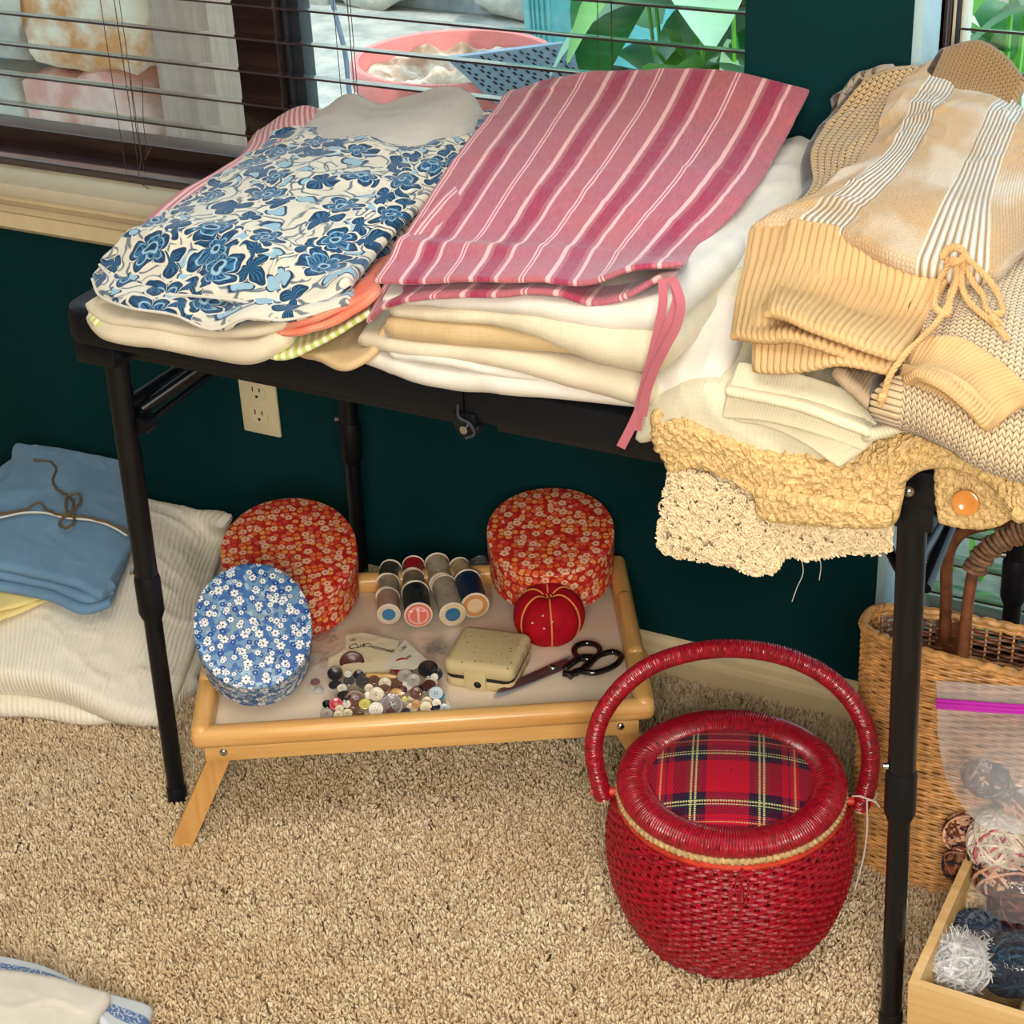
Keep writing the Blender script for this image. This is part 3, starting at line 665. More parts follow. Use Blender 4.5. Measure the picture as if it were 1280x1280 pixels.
def stone_wall(name, label, xa, xb, y, z0, z1, px=None, big=.42, seed=1, dark=0):
    t = thing(name, label, 'wall', ((xa+xb)/2, y, z0))
    mb = MB(); box(mb, (xa, y+.05, z0), (xb, y+.35, z1)); part('mortar', mb, m_mortar, t)
    R = random.Random(seed); z = z0; k = 0
    while z < z1-.05:
        h = big*R.uniform(.5, .85); x = xa-R.uniform(0, .2)
        while x < xb:
            wd = big*R.uniform(.7, 1.4); hh = h*R.uniform(.85, 1.15)
            w_ = min(wd, xb-x) if xb-x < wd else wd
            if w_ > .08:
                o = rockmesh(w_-.03, hh-.03, .2, R.randint(0, 99)); c = np.array([x+w_/2, y+.06, min(z+h/2+R.uniform(-.02, .02), z1-.05)])
                me = mesh('stone', o, rocks[R.choice([0, 1, 2, 3, 3, 0]) if not dark else R.choice([0, 0, 3])], True)
                ob = bpy.data.objects.new('stone', me); COL.objects.link(ob); ob.parent = t; ob.location = c-np.array(t.location); ob.rotation_euler = (0, R.uniform(-.2, .2), 0)
            x += wd
        z += h; k += 1
    return t
m_mortar = m_rock('grey_mortar', (150, 160, 166), (186, 192, 194))
YN = 3.1
xe = D(215, 90, YN)[0]; xp = D(290, 90, YN)[0]
stone_wall('stone_wall', 'pale stone garden wall with rust and rose stones outside the left window', -5.2, xe-.03, YN, GZ, 2.0, seed=4, big=.40)
mb = MB(); box(mb, (xe+.005, YN-.06, GZ), (xp+.0, YN+.25, 2.2), .01)
solo('wooden_post', mb, wood('weathered_board', (184, 160, 142), (160, 136, 118), .5, .8, 2, 0), 'weathered beige board post at the end of the stone wall outside', 'post')
YF = 5.7
stone_wall('stone_wall', 'far grey stone wall behind the pink planter outside', -6.6, -.5, YF, GZ, 2.2, seed=11, big=.55, dark=1)
mb = MB(); box(mb, (-9, 2.4, GZ-.1), (4, 9, GZ)); solo('patio_ground', mb, m_rock('patio_concrete', (150, 150, 142), (180, 174, 162)), kind='structure', base=False, smooth=False)
# planter
pc = Z(567, 74, GZ+.26); pr = .285
t = thing('round_planter', 'large round pink plastic planter with soil outside the window', 'planter', (pc[0], pc[1], GZ))
pinkp = simple('pink_planter_plastic', (226, 132, 124), .5, .4, var=.04)
mb = MB(); lathe(mb, [(pr*.66, GZ), (pr*.7, GZ), (pr*.93, GZ+.2), (pr*.95, GZ+.2), (pr, GZ+.205), (pr*1.01, GZ+.26), (pr*.99, GZ+.27), (pr*.93, GZ+.268), (pr*.90, GZ+.2), (pr*.86, GZ+.19)], 64, (pc[0], pc[1], 0)); part('pot', mb, pinkp, t)
mb = MB(); rr = np.linspace(0, 1, 24); prof = [(pr*.9*r+1e-4, GZ+.215+.02*math.sin(r*9)) for r in rr]; lathe(mb, prof, 60, (pc[0], pc[1], 0)); V = mb.v[0]; V[:, 2] += .02*fbm(V, 20, 3, 3); part('soil', mb, m_rock('dry_soil', (150, 116, 90), (206, 190, 170)), t)
# propagation tray leaning on planter
tc = [Z(557, 73, .22), Z(704, 54, .24), Z(722, 100, .10), Z(622, 132, .09)]
tc = [np.array(p) for p in tc]
t = thing('seedling_tray', 'blue grey plastic seedling tray full of slots leaning against the pink planter', 'tray', tuple(tc[3]))
mb = MB(); a, b, c, d = tc; c = b+(d-a); nrm = np.cross(b-a, d-a); nrm /= np.linalg.norm(nrm); nrm *= -1 if nrm[2] < 0 else 1
V = [p-nrm*.04 for p in (a, b, c, d)]+[p for p in (a, b, c, d)]; mb.add(V, [[3, 2, 1, 0], [4, 5, 6, 7], [0, 1, 5, 4], [1, 2, 6, 5], [2, 3, 7, 6], [3, 0, 4, 7]]); part('tray_base', mb, simple('blue_grey_plastic', (140, 158, 176), .4, .5), t, smooth=False)
mb = MB()
for i in range(8):
    for j in range(7):
        p = a+(b-a)*(i+.7)/9+(d-a)*(j+.7)/8+nrm*.001; e1 = (b-a)*.030; e2 = (d-a)*.055
        V = [p-e1-e2, p-e1*.2-e2, p-e1*.2+e2*.1, p+e1+e2*.1, p+e1+e2, p+e1*.2+e2, p+e1*.2+e2*-.1+e2*.2, p-e1+e2*.3]; V = [v+nrm*.002 for v in V]
        mb.add(V, [[0, 1, 2, 7], [7, 2, 3, 6], [6, 3, 4, 5]])
o = part('slot_pattern', mb, M_['slot'], t, smooth=False, kind='stuff')
# teal bin
bc = Z(765, 75, GZ+.02); t = thing('garden_bin', 'teal plastic garden bin beyond the window beside the leafy plants', 'bin', (bc[0], bc[1], GZ))
tealp = simple('teal_plastic', (84, 160, 160), .45, .4, var=.05)
mb = MB(); lathe(mb, [(.20, GZ), (.27, GZ+.004), (.30, GZ+.75), (.32, GZ+.76), (.32, GZ+.8), (.29, GZ+.8), (.27, GZ+.1), (.01, GZ+.05)], 48, (bc[0], bc[1], 0)); part('bin_body', mb, tealp, t)
mb = MB()
for k in range(5):
    an = -2.25+k*.09; tube(mb, [(bc[0]+.272*math.cos(an), bc[1]+.272*math.sin(an), GZ+.05), (bc[0]+.302*math.cos(an), bc[1]+.302*math.sin(an), GZ+.7)], .006, 6)
part('rib_relief', mb, tealp, t)
# hose
mb = MB(); tube(mb, cat([D(410, -20, 3.6), D(420, 20, 3.6), D(432, 70, 3.6), D(436, 110, 3.6), D(450, 180, 3.6)], 20), .006, 8); solo('garden_hose', mb, simple('blue_grey_hose', (120, 136, 160), .4), 'thin blue grey hose hanging outside beside the pink planter', 'hose')
# leafy plants
lm = [simple('leaf_green', (60, 140, 70), .4, .4, var=.2, vs=6), simple('leaf_bright', (120, 196, 70), .4, .4, var=.2, vs=6), simple('leaf_pale', (150, 196, 160), .5, .4, var=.15, vs=6)]
def plant(label, c, n, H, seed, sz=1.0, pale=False):
    R = random.Random(seed); t = thing('broadleaf_plant', label, 'plant', (c[0], c[1], GZ), group=None)
    mb = MB(); tops = []
    for s in range(5):
        a = R.uniform(0, 6.28); b = np.array([c[0]+.05*math.cos(a), c[1]+.05*math.sin(a), GZ]); e = b+np.array([.2*math.cos(a), .2*math.sin(a), H*R.uniform(.8, 1)])
        st = cat([b, (b+e)/2+np.array([.02, 0, 0]), e], 12); tube(mb, st, .005, 6); tops.append(st)
    part('stem', mb, lm[1], t)
    for k in range(n):
        st = tops[k % 5]; p = st[R.randint(3, 11)]; a = R.uniform(0, 6.28); L = R.uniform(.2, .36)*sz; wd = R.uniform(.05, .085)*sz; up = R.uniform(.2, .9)
        d = np.array([math.cos(a), math.sin(a), 0]); sd = np.array([-d[1], d[0], 0]); m2 = MB(); V = []
        for i in range(10):
            s = i/9; ww = wd*math.sin(PI*min(1, s*.92+.06))**.7*(1-s*.15); q = p+d*L*s*(1-.2*s)+np.array([0, 0, L*(up*s-1.0*s*s*.8)])
            V += [q-sd*ww+np.array([0, 0, ww*.25]), q-np.array([0, 0, .004]), q+sd*ww+np.array([0, 0, ww*.25])]
        m2.add(V, grid_faces(10, 3)); part('leaf', m2, lm[2] if pale else lm[R.choice([0, 0, 1, 2])], t)
for lab, px, py, Y, n, H, sd in (('leafy green plant outside at the right end of the left window', 930, 45, 3.8, 80, 1.5, 1), ('tall broadleaf plant right in front of the teal bin outside', 868, 40, 4.1, 60, 1.5, 2), ('broad leafy plant outside behind the right window frame', 1225, 30, 2.95, 46, 1.45, 3),
                               ('bright green plant outside at the far right behind the knitwear', 1330, 100, 3.6, 46, 1.2, 4), ('low pale green plant outside beneath the right window blind', 1230, 650, 2.75, 14, .40, 5)):
    c = D(px, py, Y); plant(lab, c, n, H, sd, pale=sd == 5, sz=1.25 if sd < 3 else 1.0)
# ================================================================== FOLDING TABLE
TT, TB_ = .745, .700
TX0, TX1, TY0, TY1 = -1.385, -.295, 1.470, 2.035
tab = thing('folding_table', 'black plastic folding table with telescoping tube legs standing against the wall', 'table', ((TX0+TX1)/2, (TY0+TY1)/2, 0))
def rrect(x0, x1, y0, y1, r, corners=(1, 1, 1, 1), n=7):
    P = []
    for (cx, cy, a0, on) in ((x0+r, y0+r, PI, corners[0]), (x1-r, y0+r, 1.5*PI, corners[1]), (x1-r, y1-r, 0, corners[2]), (x0+r, y1-r, .5*PI, corners[3])):
        if on: P += [(cx+r*math.cos(a0+PI/2*k/n), cy+r*math.sin(a0+PI/2*k/n)) for k in range(n+1)]
        else: P += [(cx+r*math.copysign(1, math.cos(a0+PI/4)), cy+r*math.copysign(1, math.sin(a0+PI/4)))]
    return np.array(P)
def loft(mb, out, sections, mi=0):
    """sections: (inset, z)"""
    c = out.mean(0); n = len(out); d = np.roll(out, -1, 0)-np.roll(out, 1, 0); nn = np.stack([d[:, 1], -d[:, 0]], -1); nn /= np.linalg.norm(nn, axis=1)[:, None]
    V = np.concatenate([np.column_stack([out-nn*i, np.full(n, z)]) for i, z in sections])
    F = grid_faces(len(sections), n, wrap_u=True); o = mb.n; mb.add(V, F, V[:, :2], mi)
    mb.f += [list(range(o+n-1, o-1, -1)), list(range(o+(len(sections)-1)*n, o+len(sections)*n))]; mb.m += [mi, mi]; return mb
XH = D(580, 505, TY0)[0]
for x0, x1, cn in ((TX0, XH-.001, (1, 0, 0, 1)), (XH+.001, TX1, (0, 1, 1, 0))):
    mb = MB(); loft(mb, rrect(x0, x1, TY0, TY1, .035, cn), [(.012, TB_), (.003, TB_+.002), (0, TB_+.008), (0, TT-.012), (.003, TT-.005), (.009, TT-.001), (.014, TT)]); part('table_top', mb, M_['black'], tab, auto=30)
for x0, x1 in ((TX0+.05, XH-.02), (XH+.02, TX1-.04)):
    for y in (TY0+.03, TY1-.05): mb = MB(); box(mb, (x0, y, TB_-.022), (x1, y+.018, TB_+.002), .003); part('side_rail', mb, M_['blackm'], tab)
# hinge and latch
mb = MB(); box(mb, (XH-.012, TY0-.004, TB_-.006), (XH+.014, TY0+.02, TB_+.012), .003); tube(mb, [(XH+.002, TY0-.003, TB_-.004), (XH+.002, TY0+.02, TB_-.004)], .013, 18); hg = part('hinge', mb, M_['blackm'], tab)
mb = MB(); tube(mb, [(XH+.002, TY0-.008, TB_-.006), (XH+.002, TY0-.003, TB_-.006)], .0045, 14); part('hinge_pin', mb, M_['chrome'], hg)
mb = MB(); tube(mb, cat([(XH-.004, TY0-.006, TB_+.022), (XH-.003, TY0-.007, TB_+.008), (XH+.010, TY0-.007, TB_+.002), (XH+.014, TY0-.007, TB_-.008), (XH+.004, TY0-.007, TB_-.015)], 20), .0016, 6); part('latch_hook', mb, M_['metal_dk'], hg)
# legs
YFr, YBk = 1.52, 1.985
def leg(xt, yt, xb, yb, lab=None):
    top = np.array([xt, yt, TB_-.01]); bot = np.array([xb, yb, .006]); d = bot-top
    P = lambda s: top+d*s
    zc = lambda z: (top[2]-z)/(top[2]-bot[2])
    mb = MB(); tube(mb, [P(0), P(zc(.345))], .0145, 20); g_ = part('leg', mb, M_['blackm'], tab)
    mb = MB(); tube(mb, [P(zc(.36)), P(1)], .0118, 20); part('lower_tube', mb, M_['blackm'], g_)
    mb = MB(); tube(mb, [P(zc(.365)), P(zc(.358)), P(zc(.31)), P(zc(.30))], [.0150, .0166, .0166, .0130], 20); part('collar', mb, M_['black'], g_)
    mb = MB(); tube(mb, [P(zc(.03)), P(zc(.026)), P(1)], [.0122, .0136, .0136], 16); part('foot_cap', mb, M_['black'], g_)
    mb = MB(); tube(mb, [P(zc(.37))+np.array([-.012, -.008, 0]), P(zc(.37))+np.array([-.017, -.010, 0])], .004, 10); part('lock_button', mb, M_['chrome'], g_)
    return top, d
xlt, xlb = D(142, 425, YFr)[0], Z(223, 1003, 0)[0]; xrt, xrb = D(1142, 620, YFr)[0], D(1113, 1280, YFr)[0]
leg(xlt, YFr, xlb, YFr); leg(xrt, YFr, xrb, YFr); leg(xlt+.01, YBk, xlb+.015, YBk); 
leg(D(1262, 735, YBk)[0]-.002, YBk, D(1262, 735, YBk)[0]+.012, YBk)
for x in (xlt, xrt):
    mb = MB(); tube(mb, [(x, YFr, TB_-.10), (x, YBk, TB_-.10)], .009, 12); part('cross_bar', mb, M_['blackm'], tab)
    mb = MB(); box(mb, (x-.028, TY0+.012, TB_-.030), (x+.030, TY1-.02, TB_+.0), .004); part('end_bracket', mb, M_['blackm'], tab)
# bracket seen at the right front
bx = D(1137, 612, TY0)
mb = MB(); box(mb, (D(1110, 600, TY0)[0], TY0-.004, D(1140, 622, TY0)[2]-.006), (TX1+.004, TY0+.014, D(1150, 590, TY0)[2]+.002), .004); eb = part('end_bracket', mb, M_['blackm'], tab)
mb = MB(); lathe(mb, [(.0001, .004), (.003, .0035), (.0055, .001), (.006, 0)], 18); mb.xf(Matrix.Translation(Vector((bx[0], TY0-.004, bx[2]))) @ Matrix.Rotation(PI/2, 4, 'X')); part('rivet', mb, M_['chrome'], eb)
# braces
def br(a, b, w=.017, t=.007, nm='brace'):
    mb = MB(); tube(mb, [a, (a+b)/2, b], w*.42, 12); tube(mb, [a+np.array([0, -.006, 0]), a+np.array([0, .006, 0])], .010, 12); part(nm, mb, M_['blackm'], tab)
br(D(172, 515, YFr+.02), D(262, 452, YFr+.10), .018); 
a = D(180, 530, YFr+.012); mb = MB(); tube(mb, [a, D(275, 458, YFr+.16)], .0045, 10); part('brace_rod', mb, M_['blackm'], tab)
mb = MB(); tube(mb, [a+np.array([0, -.008, 0]), a+np.array([0, .012, 0])], .011, 16); part('brace_knob', mb, M_['black'], tab)
br(D(1190, 650, YFr+.12), D(1155, 735, YFr+.02), .018); br(D(1095, 655, YFr+.12), D(1132, 725, YFr+.02), .014)

# ================================================================== CLOTHS ON THE TABLE
CL = dict(nu=70, nv=50)
def ribd(pitch, amp, ax=0):
    return lambda U, V, a, b: amp*np.abs(np.sin((U if ax == 0 else V)*PI/pitch))**.7-amp
def cloth1(name, label, cat_, mat, parts_, group=None, **k):
    """one thing = one mesh of one or more folded layers"""
    mb = MB()
    for i, p in enumerate(parts_):
        kw = dict(CL); kw.update(k); kw['seed'] = k.get('seed', 1)+i; rows = p
        if isinstance(p, dict): kw.update({a: b for a, b in p.items() if a != 'rows'}); rows = p['rows']
        slab(mb, rows, **kw)
    return solo(name, mb, mat, label, cat_, group, auto=70)
S_ = 1.47
# ---- left stack (bottom up)
g1 = 'folded clothes of the left stack'
cloth1('folded_cloth', 'tan cloth peeking out lowest between the left and middle stacks', 'cloth', M_['tan'], [
    [[(375, 440, 1.475), (400, 443, 1.46), (435, 452, 1.45), (458, 440, 1.46), (480, 405, 1.48)], [(380, 400, .752), (500, 380, .755)], [W(-1.2, 1.95, .756), W(-.95, 1.95, .76)]]], t=.010, seed=31, wr=.002)
cloth1('striped_shirt', 'lime green and white striped folded cloth under the coral cloth', 'cloth', M_['green'], [
    [[(112, 392, 1.475), (116, 400, 1.462), (150, 412, 1.46), (316, 432, 1.458), (345, 444, 1.452), (400, 424, 1.46), (458, 388, 1.48)], [(132, 372, .752), (300, 372, .754), (470, 350, .762)], [W(-1.36, 1.9, .755), W(-1.02, 1.9, .76)]]], t=.007, seed=33, wr=.0015)
cloth1('folded_cloth', 'coral and orange printed cloth wedged under the blue floral cloth', 'cloth', M_['orange'], [
    [[(322, 418, 1.463), (350, 412, 1.455), (400, 404, 1.458), (440, 384, 1.468), (470, 362, 1.49)], [(330, 390, .778), (470, 345, .79)], [W(-1.2, 1.9, .785), W(-1.02, 1.9, .79)]],
    [[(330, 410, 1.460), (370, 400, 1.455), (420, 384, 1.465), (468, 358, 1.49)], [(340, 380, .788), (470, 338, .797)], [W(-1.2, 1.9, .79), W(-1.02, 1.9, .795)]]], t=.009, seed=35, wr=.004, wf=20)
cloth1('folded_shorts', 'off white folded cotton shorts at the front left corner of the table', 'clothing', M_['w_cream'], [
    dict(rows=[[(108, 392, 1.475), (122, 406, 1.458), (200, 414, 1.452), (260, 420, 1.45), (318, 424, 1.45), (345, 408, 1.46)], [(130, 372, .758), (240, 378, .762), (372, 370, .768)], [W(-1.36, 1.85, .765), W(-1.15, 1.85, .77)]], t=[.012, .022, .026, .026], wr=.002),
    dict(rows=[[(110, 380, 1.485), (126, 392, 1.468), (200, 400, 1.455), (280, 410, 1.450), (340, 404, 1.453), (384, 386, 1.466)], [(134, 366, .758), (240, 372, .764), (400, 360, .776)], [W(-1.35, 1.85, .772), W(-1.1, 1.85, .78)]], t=.011, wr=.003)], seed=37)
mbp = MB()
cloth1('striped_dress', 'pink and white striped cloth showing behind the blue floral cloth', 'cloth', M_['pinkstripe'], [
    [[(150, 315, .795), (260, 315, .80), (420, 315, .81)], [(235, 235, .808), (350, 230, .82), (480, 230, .82)], [(287, 205, .815), (380, 190, .83), (500, 190, .83)], [(322, 165, 1.97), (385, 132, 2.0), (425, 150, 2.01), (480, 160, 2.01)]]], t=.02, seed=41, wr=.002)
cloth1('folded_shirt', 'pale grey folded cloth humped at the back of the left stack', 'cloth', M_['w_grey'], [
    [[(350, 240, .82), (480, 235, .83), (600, 230, .83)], [(375, 180, .84), (480, 180, .85), (600, 185, .845)], [(400, 138, 2.0), (440, 118, 2.02), (475, 130, 2.02), (510, 122, 2.03), (560, 108, 2.03), (590, 118, 2.03), (604, 145, 2.02)]]], t=.03, seed=43, wr=.004)
fl = thing('folded_dress', 'cream cotton dress with blue floral scroll print folded on top of the left stack', 'dress', Z(300, 300, .78))
fr_lo = [(119, 340, 1.51), (128, 360, 1.478), (160, 374, 1.458), (220, 384, 1.450), (276, 401, 1.440), (306, 388, 1.446), (360, 390, 1.452), (430, 372, 1.470)]
mb = MB(); slab(mb, [fr_lo, [(150, 312, .790), (300, 330, .795), (462, 330, .798)], [(300, 210, .81), (440, 215, .82), (575, 200, .82)], [(390, 165, 1.99), (500, 165, 2.0), (600, 160, 2.0)]], t=.012, nu=90, nv=60, wr=.003, seed=45); part('lower_fold', mb, M_['floral'], fl)
fr_up = [(128, 322, 1.525), (148, 342, 1.50), (190, 357, 1.482), (240, 360, 1.476), (300, 366, 1.474), (350, 377, 1.472), (395, 372, 1.476), (432, 352, 1.49)]
mb = MB(); slab(mb, [fr_up, [(160, 296, .808), (230, 304, .82), (300, 308, .825), (380, 315, .828), (462, 312, .822)], [(235, 250, .818), (310, 245, .838), (390, 245, .846), (460, 250, .846), (535, 240, .838)], [(312, 192, .826), (380, 186, .85), (450, 186, .854), (530, 190, .852), (588, 182, .845)],
     [(376, 150, 2.0), (430, 144, 2.02), (500, 147, 2.02), (560, 151, 2.02), (612, 140, 2.02)]], t=.013, nu=150, nv=130, wr=.0055, wf=8, seed=46, disp=lambda U, V, a, b: .006*np.exp(-((V-.045-.03*np.sin(U*14))/.02)**2)); top = part('upper_fold', mb, M_['floral'], fl)
for pts, oz in ((fr_lo, 0), (fr_up, 0)):
    P = cat([Q(p) for p in pts], 120)+np.array([0, -.007, -.006]); mb = MB(); tube(mb, P, .0017, 6); part('piping', mb, M_['w_white'], fl, label='white piping along the folded edge')
# ---- middle stack
XB0, XB1 = -1.09, -.70
def layer(nm, lab, mat, front, zb, t, seed, xb=(XB0, XB1), cat_='cloth', extra=(), wr=.0018):
    z0 = np.mean([Q(p)[2] for p in front])
    rows = [front, [W(Q(front[0])[0]-.05, 1.7, (z0+zb)/2+.004), W(Q(front[-1])[0]-.01, 1.7, (z0+zb)/2+.008)], [W(xb[0], 1.99, zb), W(xb[1], 1.99, zb)]]
    return cloth1(nm, lab, cat_, mat, [rows]+list(extra), t=t, seed=seed, wr=wr)
layer('folded_trousers', 'white folded cotton at the very bottom of the middle stack', M_['w_white'], [(460, 436, 1.475), (500, 446, 1.465), (540, 456, 1.462), (620, 464, 1.46), (700, 472, 1.46), (800, 487, 1.46)], .772, [.018, .024, .026, .025, .022, .018], 51,
      extra=[dict(rows=[[(492, 436, 1.462), (540, 442, 1.456), (620, 457, 1.455), (700, 466, 1.458)], [W(-.93, 1.6, .786), W(-.75, 1.6, .79)], [W(-1.0, 1.9, .785), W(-.75, 1.9, .785)]], t=.012)])
layer('folded_cloth', 'cream folded cloth second from the bottom of the middle stack', M_['w_cream'], [(453, 418, 1.478), (480, 422, 1.465), (530, 428, 1.46), (600, 434, 1.458), (700, 447, 1.456), (806, 466, 1.458)], .790, [.014, .016, .017, .022, .03, .034], 53)
layer('folded_cloth', 'tan linen folded in the middle of the white stack', M_['tan'], [(492, 398, 1.470), (560, 402, 1.466), (640, 407, 1.464), (720, 416, 1.462), (815, 438, 1.465)], .806, [.024, .026, .026, .022, .012], 55)
layer('folded_cloth', 'cream cloth folded on top of the tan linen, thick at its right end', M_['w_linen'], [(494, 383, 1.470), (560, 386, 1.464), (640, 390, 1.46), (690, 394, 1.456), (740, 398, 1.454), (812, 404, 1.456)], .826, [.013, .014, .016, .026, .044, .050], 57)
layer('folded_cloth', 'thin white cotton folded directly under the pink striped linen', M_['w_white'], [(482, 370, 1.474), (540, 366, 1.468), (620, 368, 1.462), (700, 372, 1.458), (760, 376, 1.455), (818, 370, 1.46)], .84, [.010, .014, .018, .022, .03, .034], 59)
cloth1('folded_shirt', 'white garment folded along the right side of the pink striped linen', 'clothing', M_['w_white'], [
    [[(815, 470, 1.47), (840, 462, 1.468), (885, 455, 1.47)], [(848, 372, .835), (890, 360, .835), (930, 350, .835)], [(895, 295, .848), (930, 290, .852), (968, 280, .85)], [(950, 215, .858), (985, 212, .862), (1015, 215, .862)], [(975, 172, 2.02), (1000, 166, 2.03), (1026, 180, 2.03)]]], t=.035, seed=61, wr=.004, wf=12)
pk = thing('folded_tablecloth', 'pink linen with white stripes folded on the middle stack, its ties hanging down', 'tablecloth', Z(650, 330, .83))
mb = MB(); slab(mb, [[(458, 398, 1.474), (475, 384, 1.466), (500, 373, 1.460), (625, 366, 1.452), (700, 363, 1.45), (740, 374, 1.448), (770, 370, 1.45), (822, 345, 1.46)], [(500, 320, .845), (660, 320, .85), (860, 320, .85)], [W(-1.0, 1.8, .86), W(-.72, 1.8, .87)], [W(-1.06, 2.0, .862), W(-.72, 2.0, .868)]], t=.006, e=.004, nu=110, nv=50, wr=.002, seed=63); part('lower_fold', mb, M_['pink'], pk)
mb = MB(); slab(mb, [[(471, 349, 1.472), (550, 350, 1.462), (660, 350, 1.455), (735, 352, 1.452), (790, 334, 1.456), (850, 330, 1.47)], [(500, 308, .853), (600, 300, .862), (700, 300, .867), (790, 300, .865), (868, 308, .858)], [(545, 238, .862), (650, 232, .874), (760, 232, .878), (850, 235, .877), (925, 250, .870)],
     [(600, 160, .868), (700, 150, .882), (800, 148, .888), (900, 150, .886), (978, 170, .878)], [(637, 112, 2.03), (700, 96, 2.04), (800, 90, 2.05), (920, 90, 2.05), (1008, 112, 2.04)]], t=.006, e=.004, nu=140, nv=110, wr=.0035, wf=6, seed=65,
     disp=lambda U, V, a, b: .007*np.exp(-((V-.10-.08*(U/a)**2+.03)/.018)**2)*np.clip(1.4-U/a*1.6, 0, 1)); part('upper_fold', mb, M_['pink'], pk)
for pts in ([(838, 346, 1.445), (846, 372, 1.44), (838, 398, 1.435), (824, 436, 1.435), (811, 475, 1.44), (802, 505, 1.445), (790, 532, 1.445), (776, 559, 1.445)], [(828, 348, 1.446), (829, 374, 1.44), (824, 405, 1.437), (816, 440, 1.437), (806, 480, 1.441), (799, 510, 1.446), (796, 538, 1.447)], [(842, 350, 1.438), (851, 378, 1.432), (847, 404, 1.430), (833, 432, 1.430), (818, 462, 1.434), (808, 490, 1.438), (803, 520, 1.442)]):
    P = cat([Q((p[0], p[1], p[2]-.022)) for p in pts], 50); mb = MB(); ribbon(mb, P, np.linspace(.008, .009, 50), .0012, up=(.40, -.76, .5)); part('tie', mb, M_['pink'], pk)
# ---- right pile
cloth1('linen_garment', 'pale off white linen garment spilling over the front edge beside the pink ties', 'clothing', M_['lin_green'], [
    [[(797, 545, 1.452), (815, 540, 1.444), (860, 545, 1.442), (920, 560, 1.442), (1000, 585, 1.442), (1060, 595, 1.442)], [(812, 500, 1.458), (850, 492, 1.446), (920, 500, 1.444), (1060, 525, 1.444)], [(838, 435, .80), (880, 430, .81), (940, 430, .81), (1090, 430, .81)], [(885, 350, .83), (930, 340, .84), (1000, 340, .84), (1100, 340, .84)], [(948, 262, .845), (1000, 250, .85), (1080, 250, .85), (1150, 250, .85)]]], t=.016, seed=71, wr=.004, wf=14, nu=90, nv=80)
bc_ = thing('boucle_cardigan', 'golden boucle knit cardigan hanging over the right front edge of the table', 'cardigan', Z(1000, 560, .70))
def rough(amp, f, seed=1):
    return lambda U, V, a, b: amp*(fbm(np.stack([U, V, U*0+seed], -1), f, seed, 2)-.2)
mb = MB()
slab(mb, [[(835, 585, 1.435), (860, 580, 1.43), (910, 600, 1.43), (960, 625, 1.43), (1020, 632, 1.43), (1080, 640, 1.43), (1112, 650, 1.432)], [(816, 540, 1.438), (850, 530, 1.43), (900, 550, 1.43), (960, 575, 1.43), (1050, 590, 1.43), (1120, 595, 1.435)], [(830, 524, 1.444), (860, 520, .745), (920, 530, .75), (1000, 540, .76), (1100, 540, .77)], [(860, 500, .752), (1000, 510, .76), (1100, 510, .775)]], t=.014, nu=230, nv=90, wr=.003, seed=73, disp=rough(.0035, 260))
part('front_panel', mb, M_['boucle'], bc_)
mb = MB(); slab(mb, [[(950, 645, 1.425), (1000, 652, 1.422), (1060, 656, 1.42), (1105, 656, 1.42)], [(948, 618, 1.424), (1000, 628, 1.42), (1105, 645, 1.42)]], t=.012, nu=120, nv=30, wr=.002, seed=74, disp=rough(.003, 260)); part('front_panel', mb, M_['boucle'], bc_)
mb = MB(); slab(mb, [[(1085, 655, 1.432), (1112, 612, 1.430), (1140, 585, 1.43), (1180, 576, 1.43), (1222, 588, 1.425), (1250, 612, 1.42), (1268, 645, 1.41)], [(1070, 600, 1.436), (1105, 565, 1.436), (1140, 552, 1.436), (1190, 548, 1.436), (1235, 556, 1.43), (1262, 575, 1.42), (1281, 615, 1.41)], [(1075, 545, .775), (1110, 530, .78), (1150, 520, .785), (1200, 520, .785), (1240, 530, .78), (1275, 550, .77)], [(1110, 500, .79), (1190, 495, .80), (1270, 510, .79)]], t=.016, nu=190, nv=90, wr=.004, seed=75, disp=rough(.0035, 260)); part('side_panel', mb, M_['boucle'], bc_)
mb = MB(); slab(mb, [[(1177, 652, 1.462), (1205, 657, 1.46), (1240, 655, 1.455), (1266, 642, 1.45)], [(1173, 620, 1.462), (1205, 622, 1.46), (1240, 624, 1.455), (1264, 628, 1.45)], [(1172, 585, 1.462), (1200, 580, 1.46), (1230, 588, 1.455), (1256, 606, 1.45)]], t=.010, nu=90, nv=70, wr=.001, seed=76, disp=rough(.0025, 280)); fp = part('button_band', mb, M_['boucle'], bc_)
bp = D(1208, 628, 1.447); mb = MB(); lathe(mb, [(.0001, .0026), (.004, .0026), (.0055, .0034), (.0098, .0046), (.0118, .0038), (.0122, .001), (.0112, -.001), (.0001, -.001)], 32); mb.xf(Matrix.Translation(Vector(bp)) @ Matrix.Rotation(math.radians(78), 4, 'X')); part('button', mb, simple('amber_button', (214, 138, 64), .2, .6, coat=.5), bc_, label='round amber button')
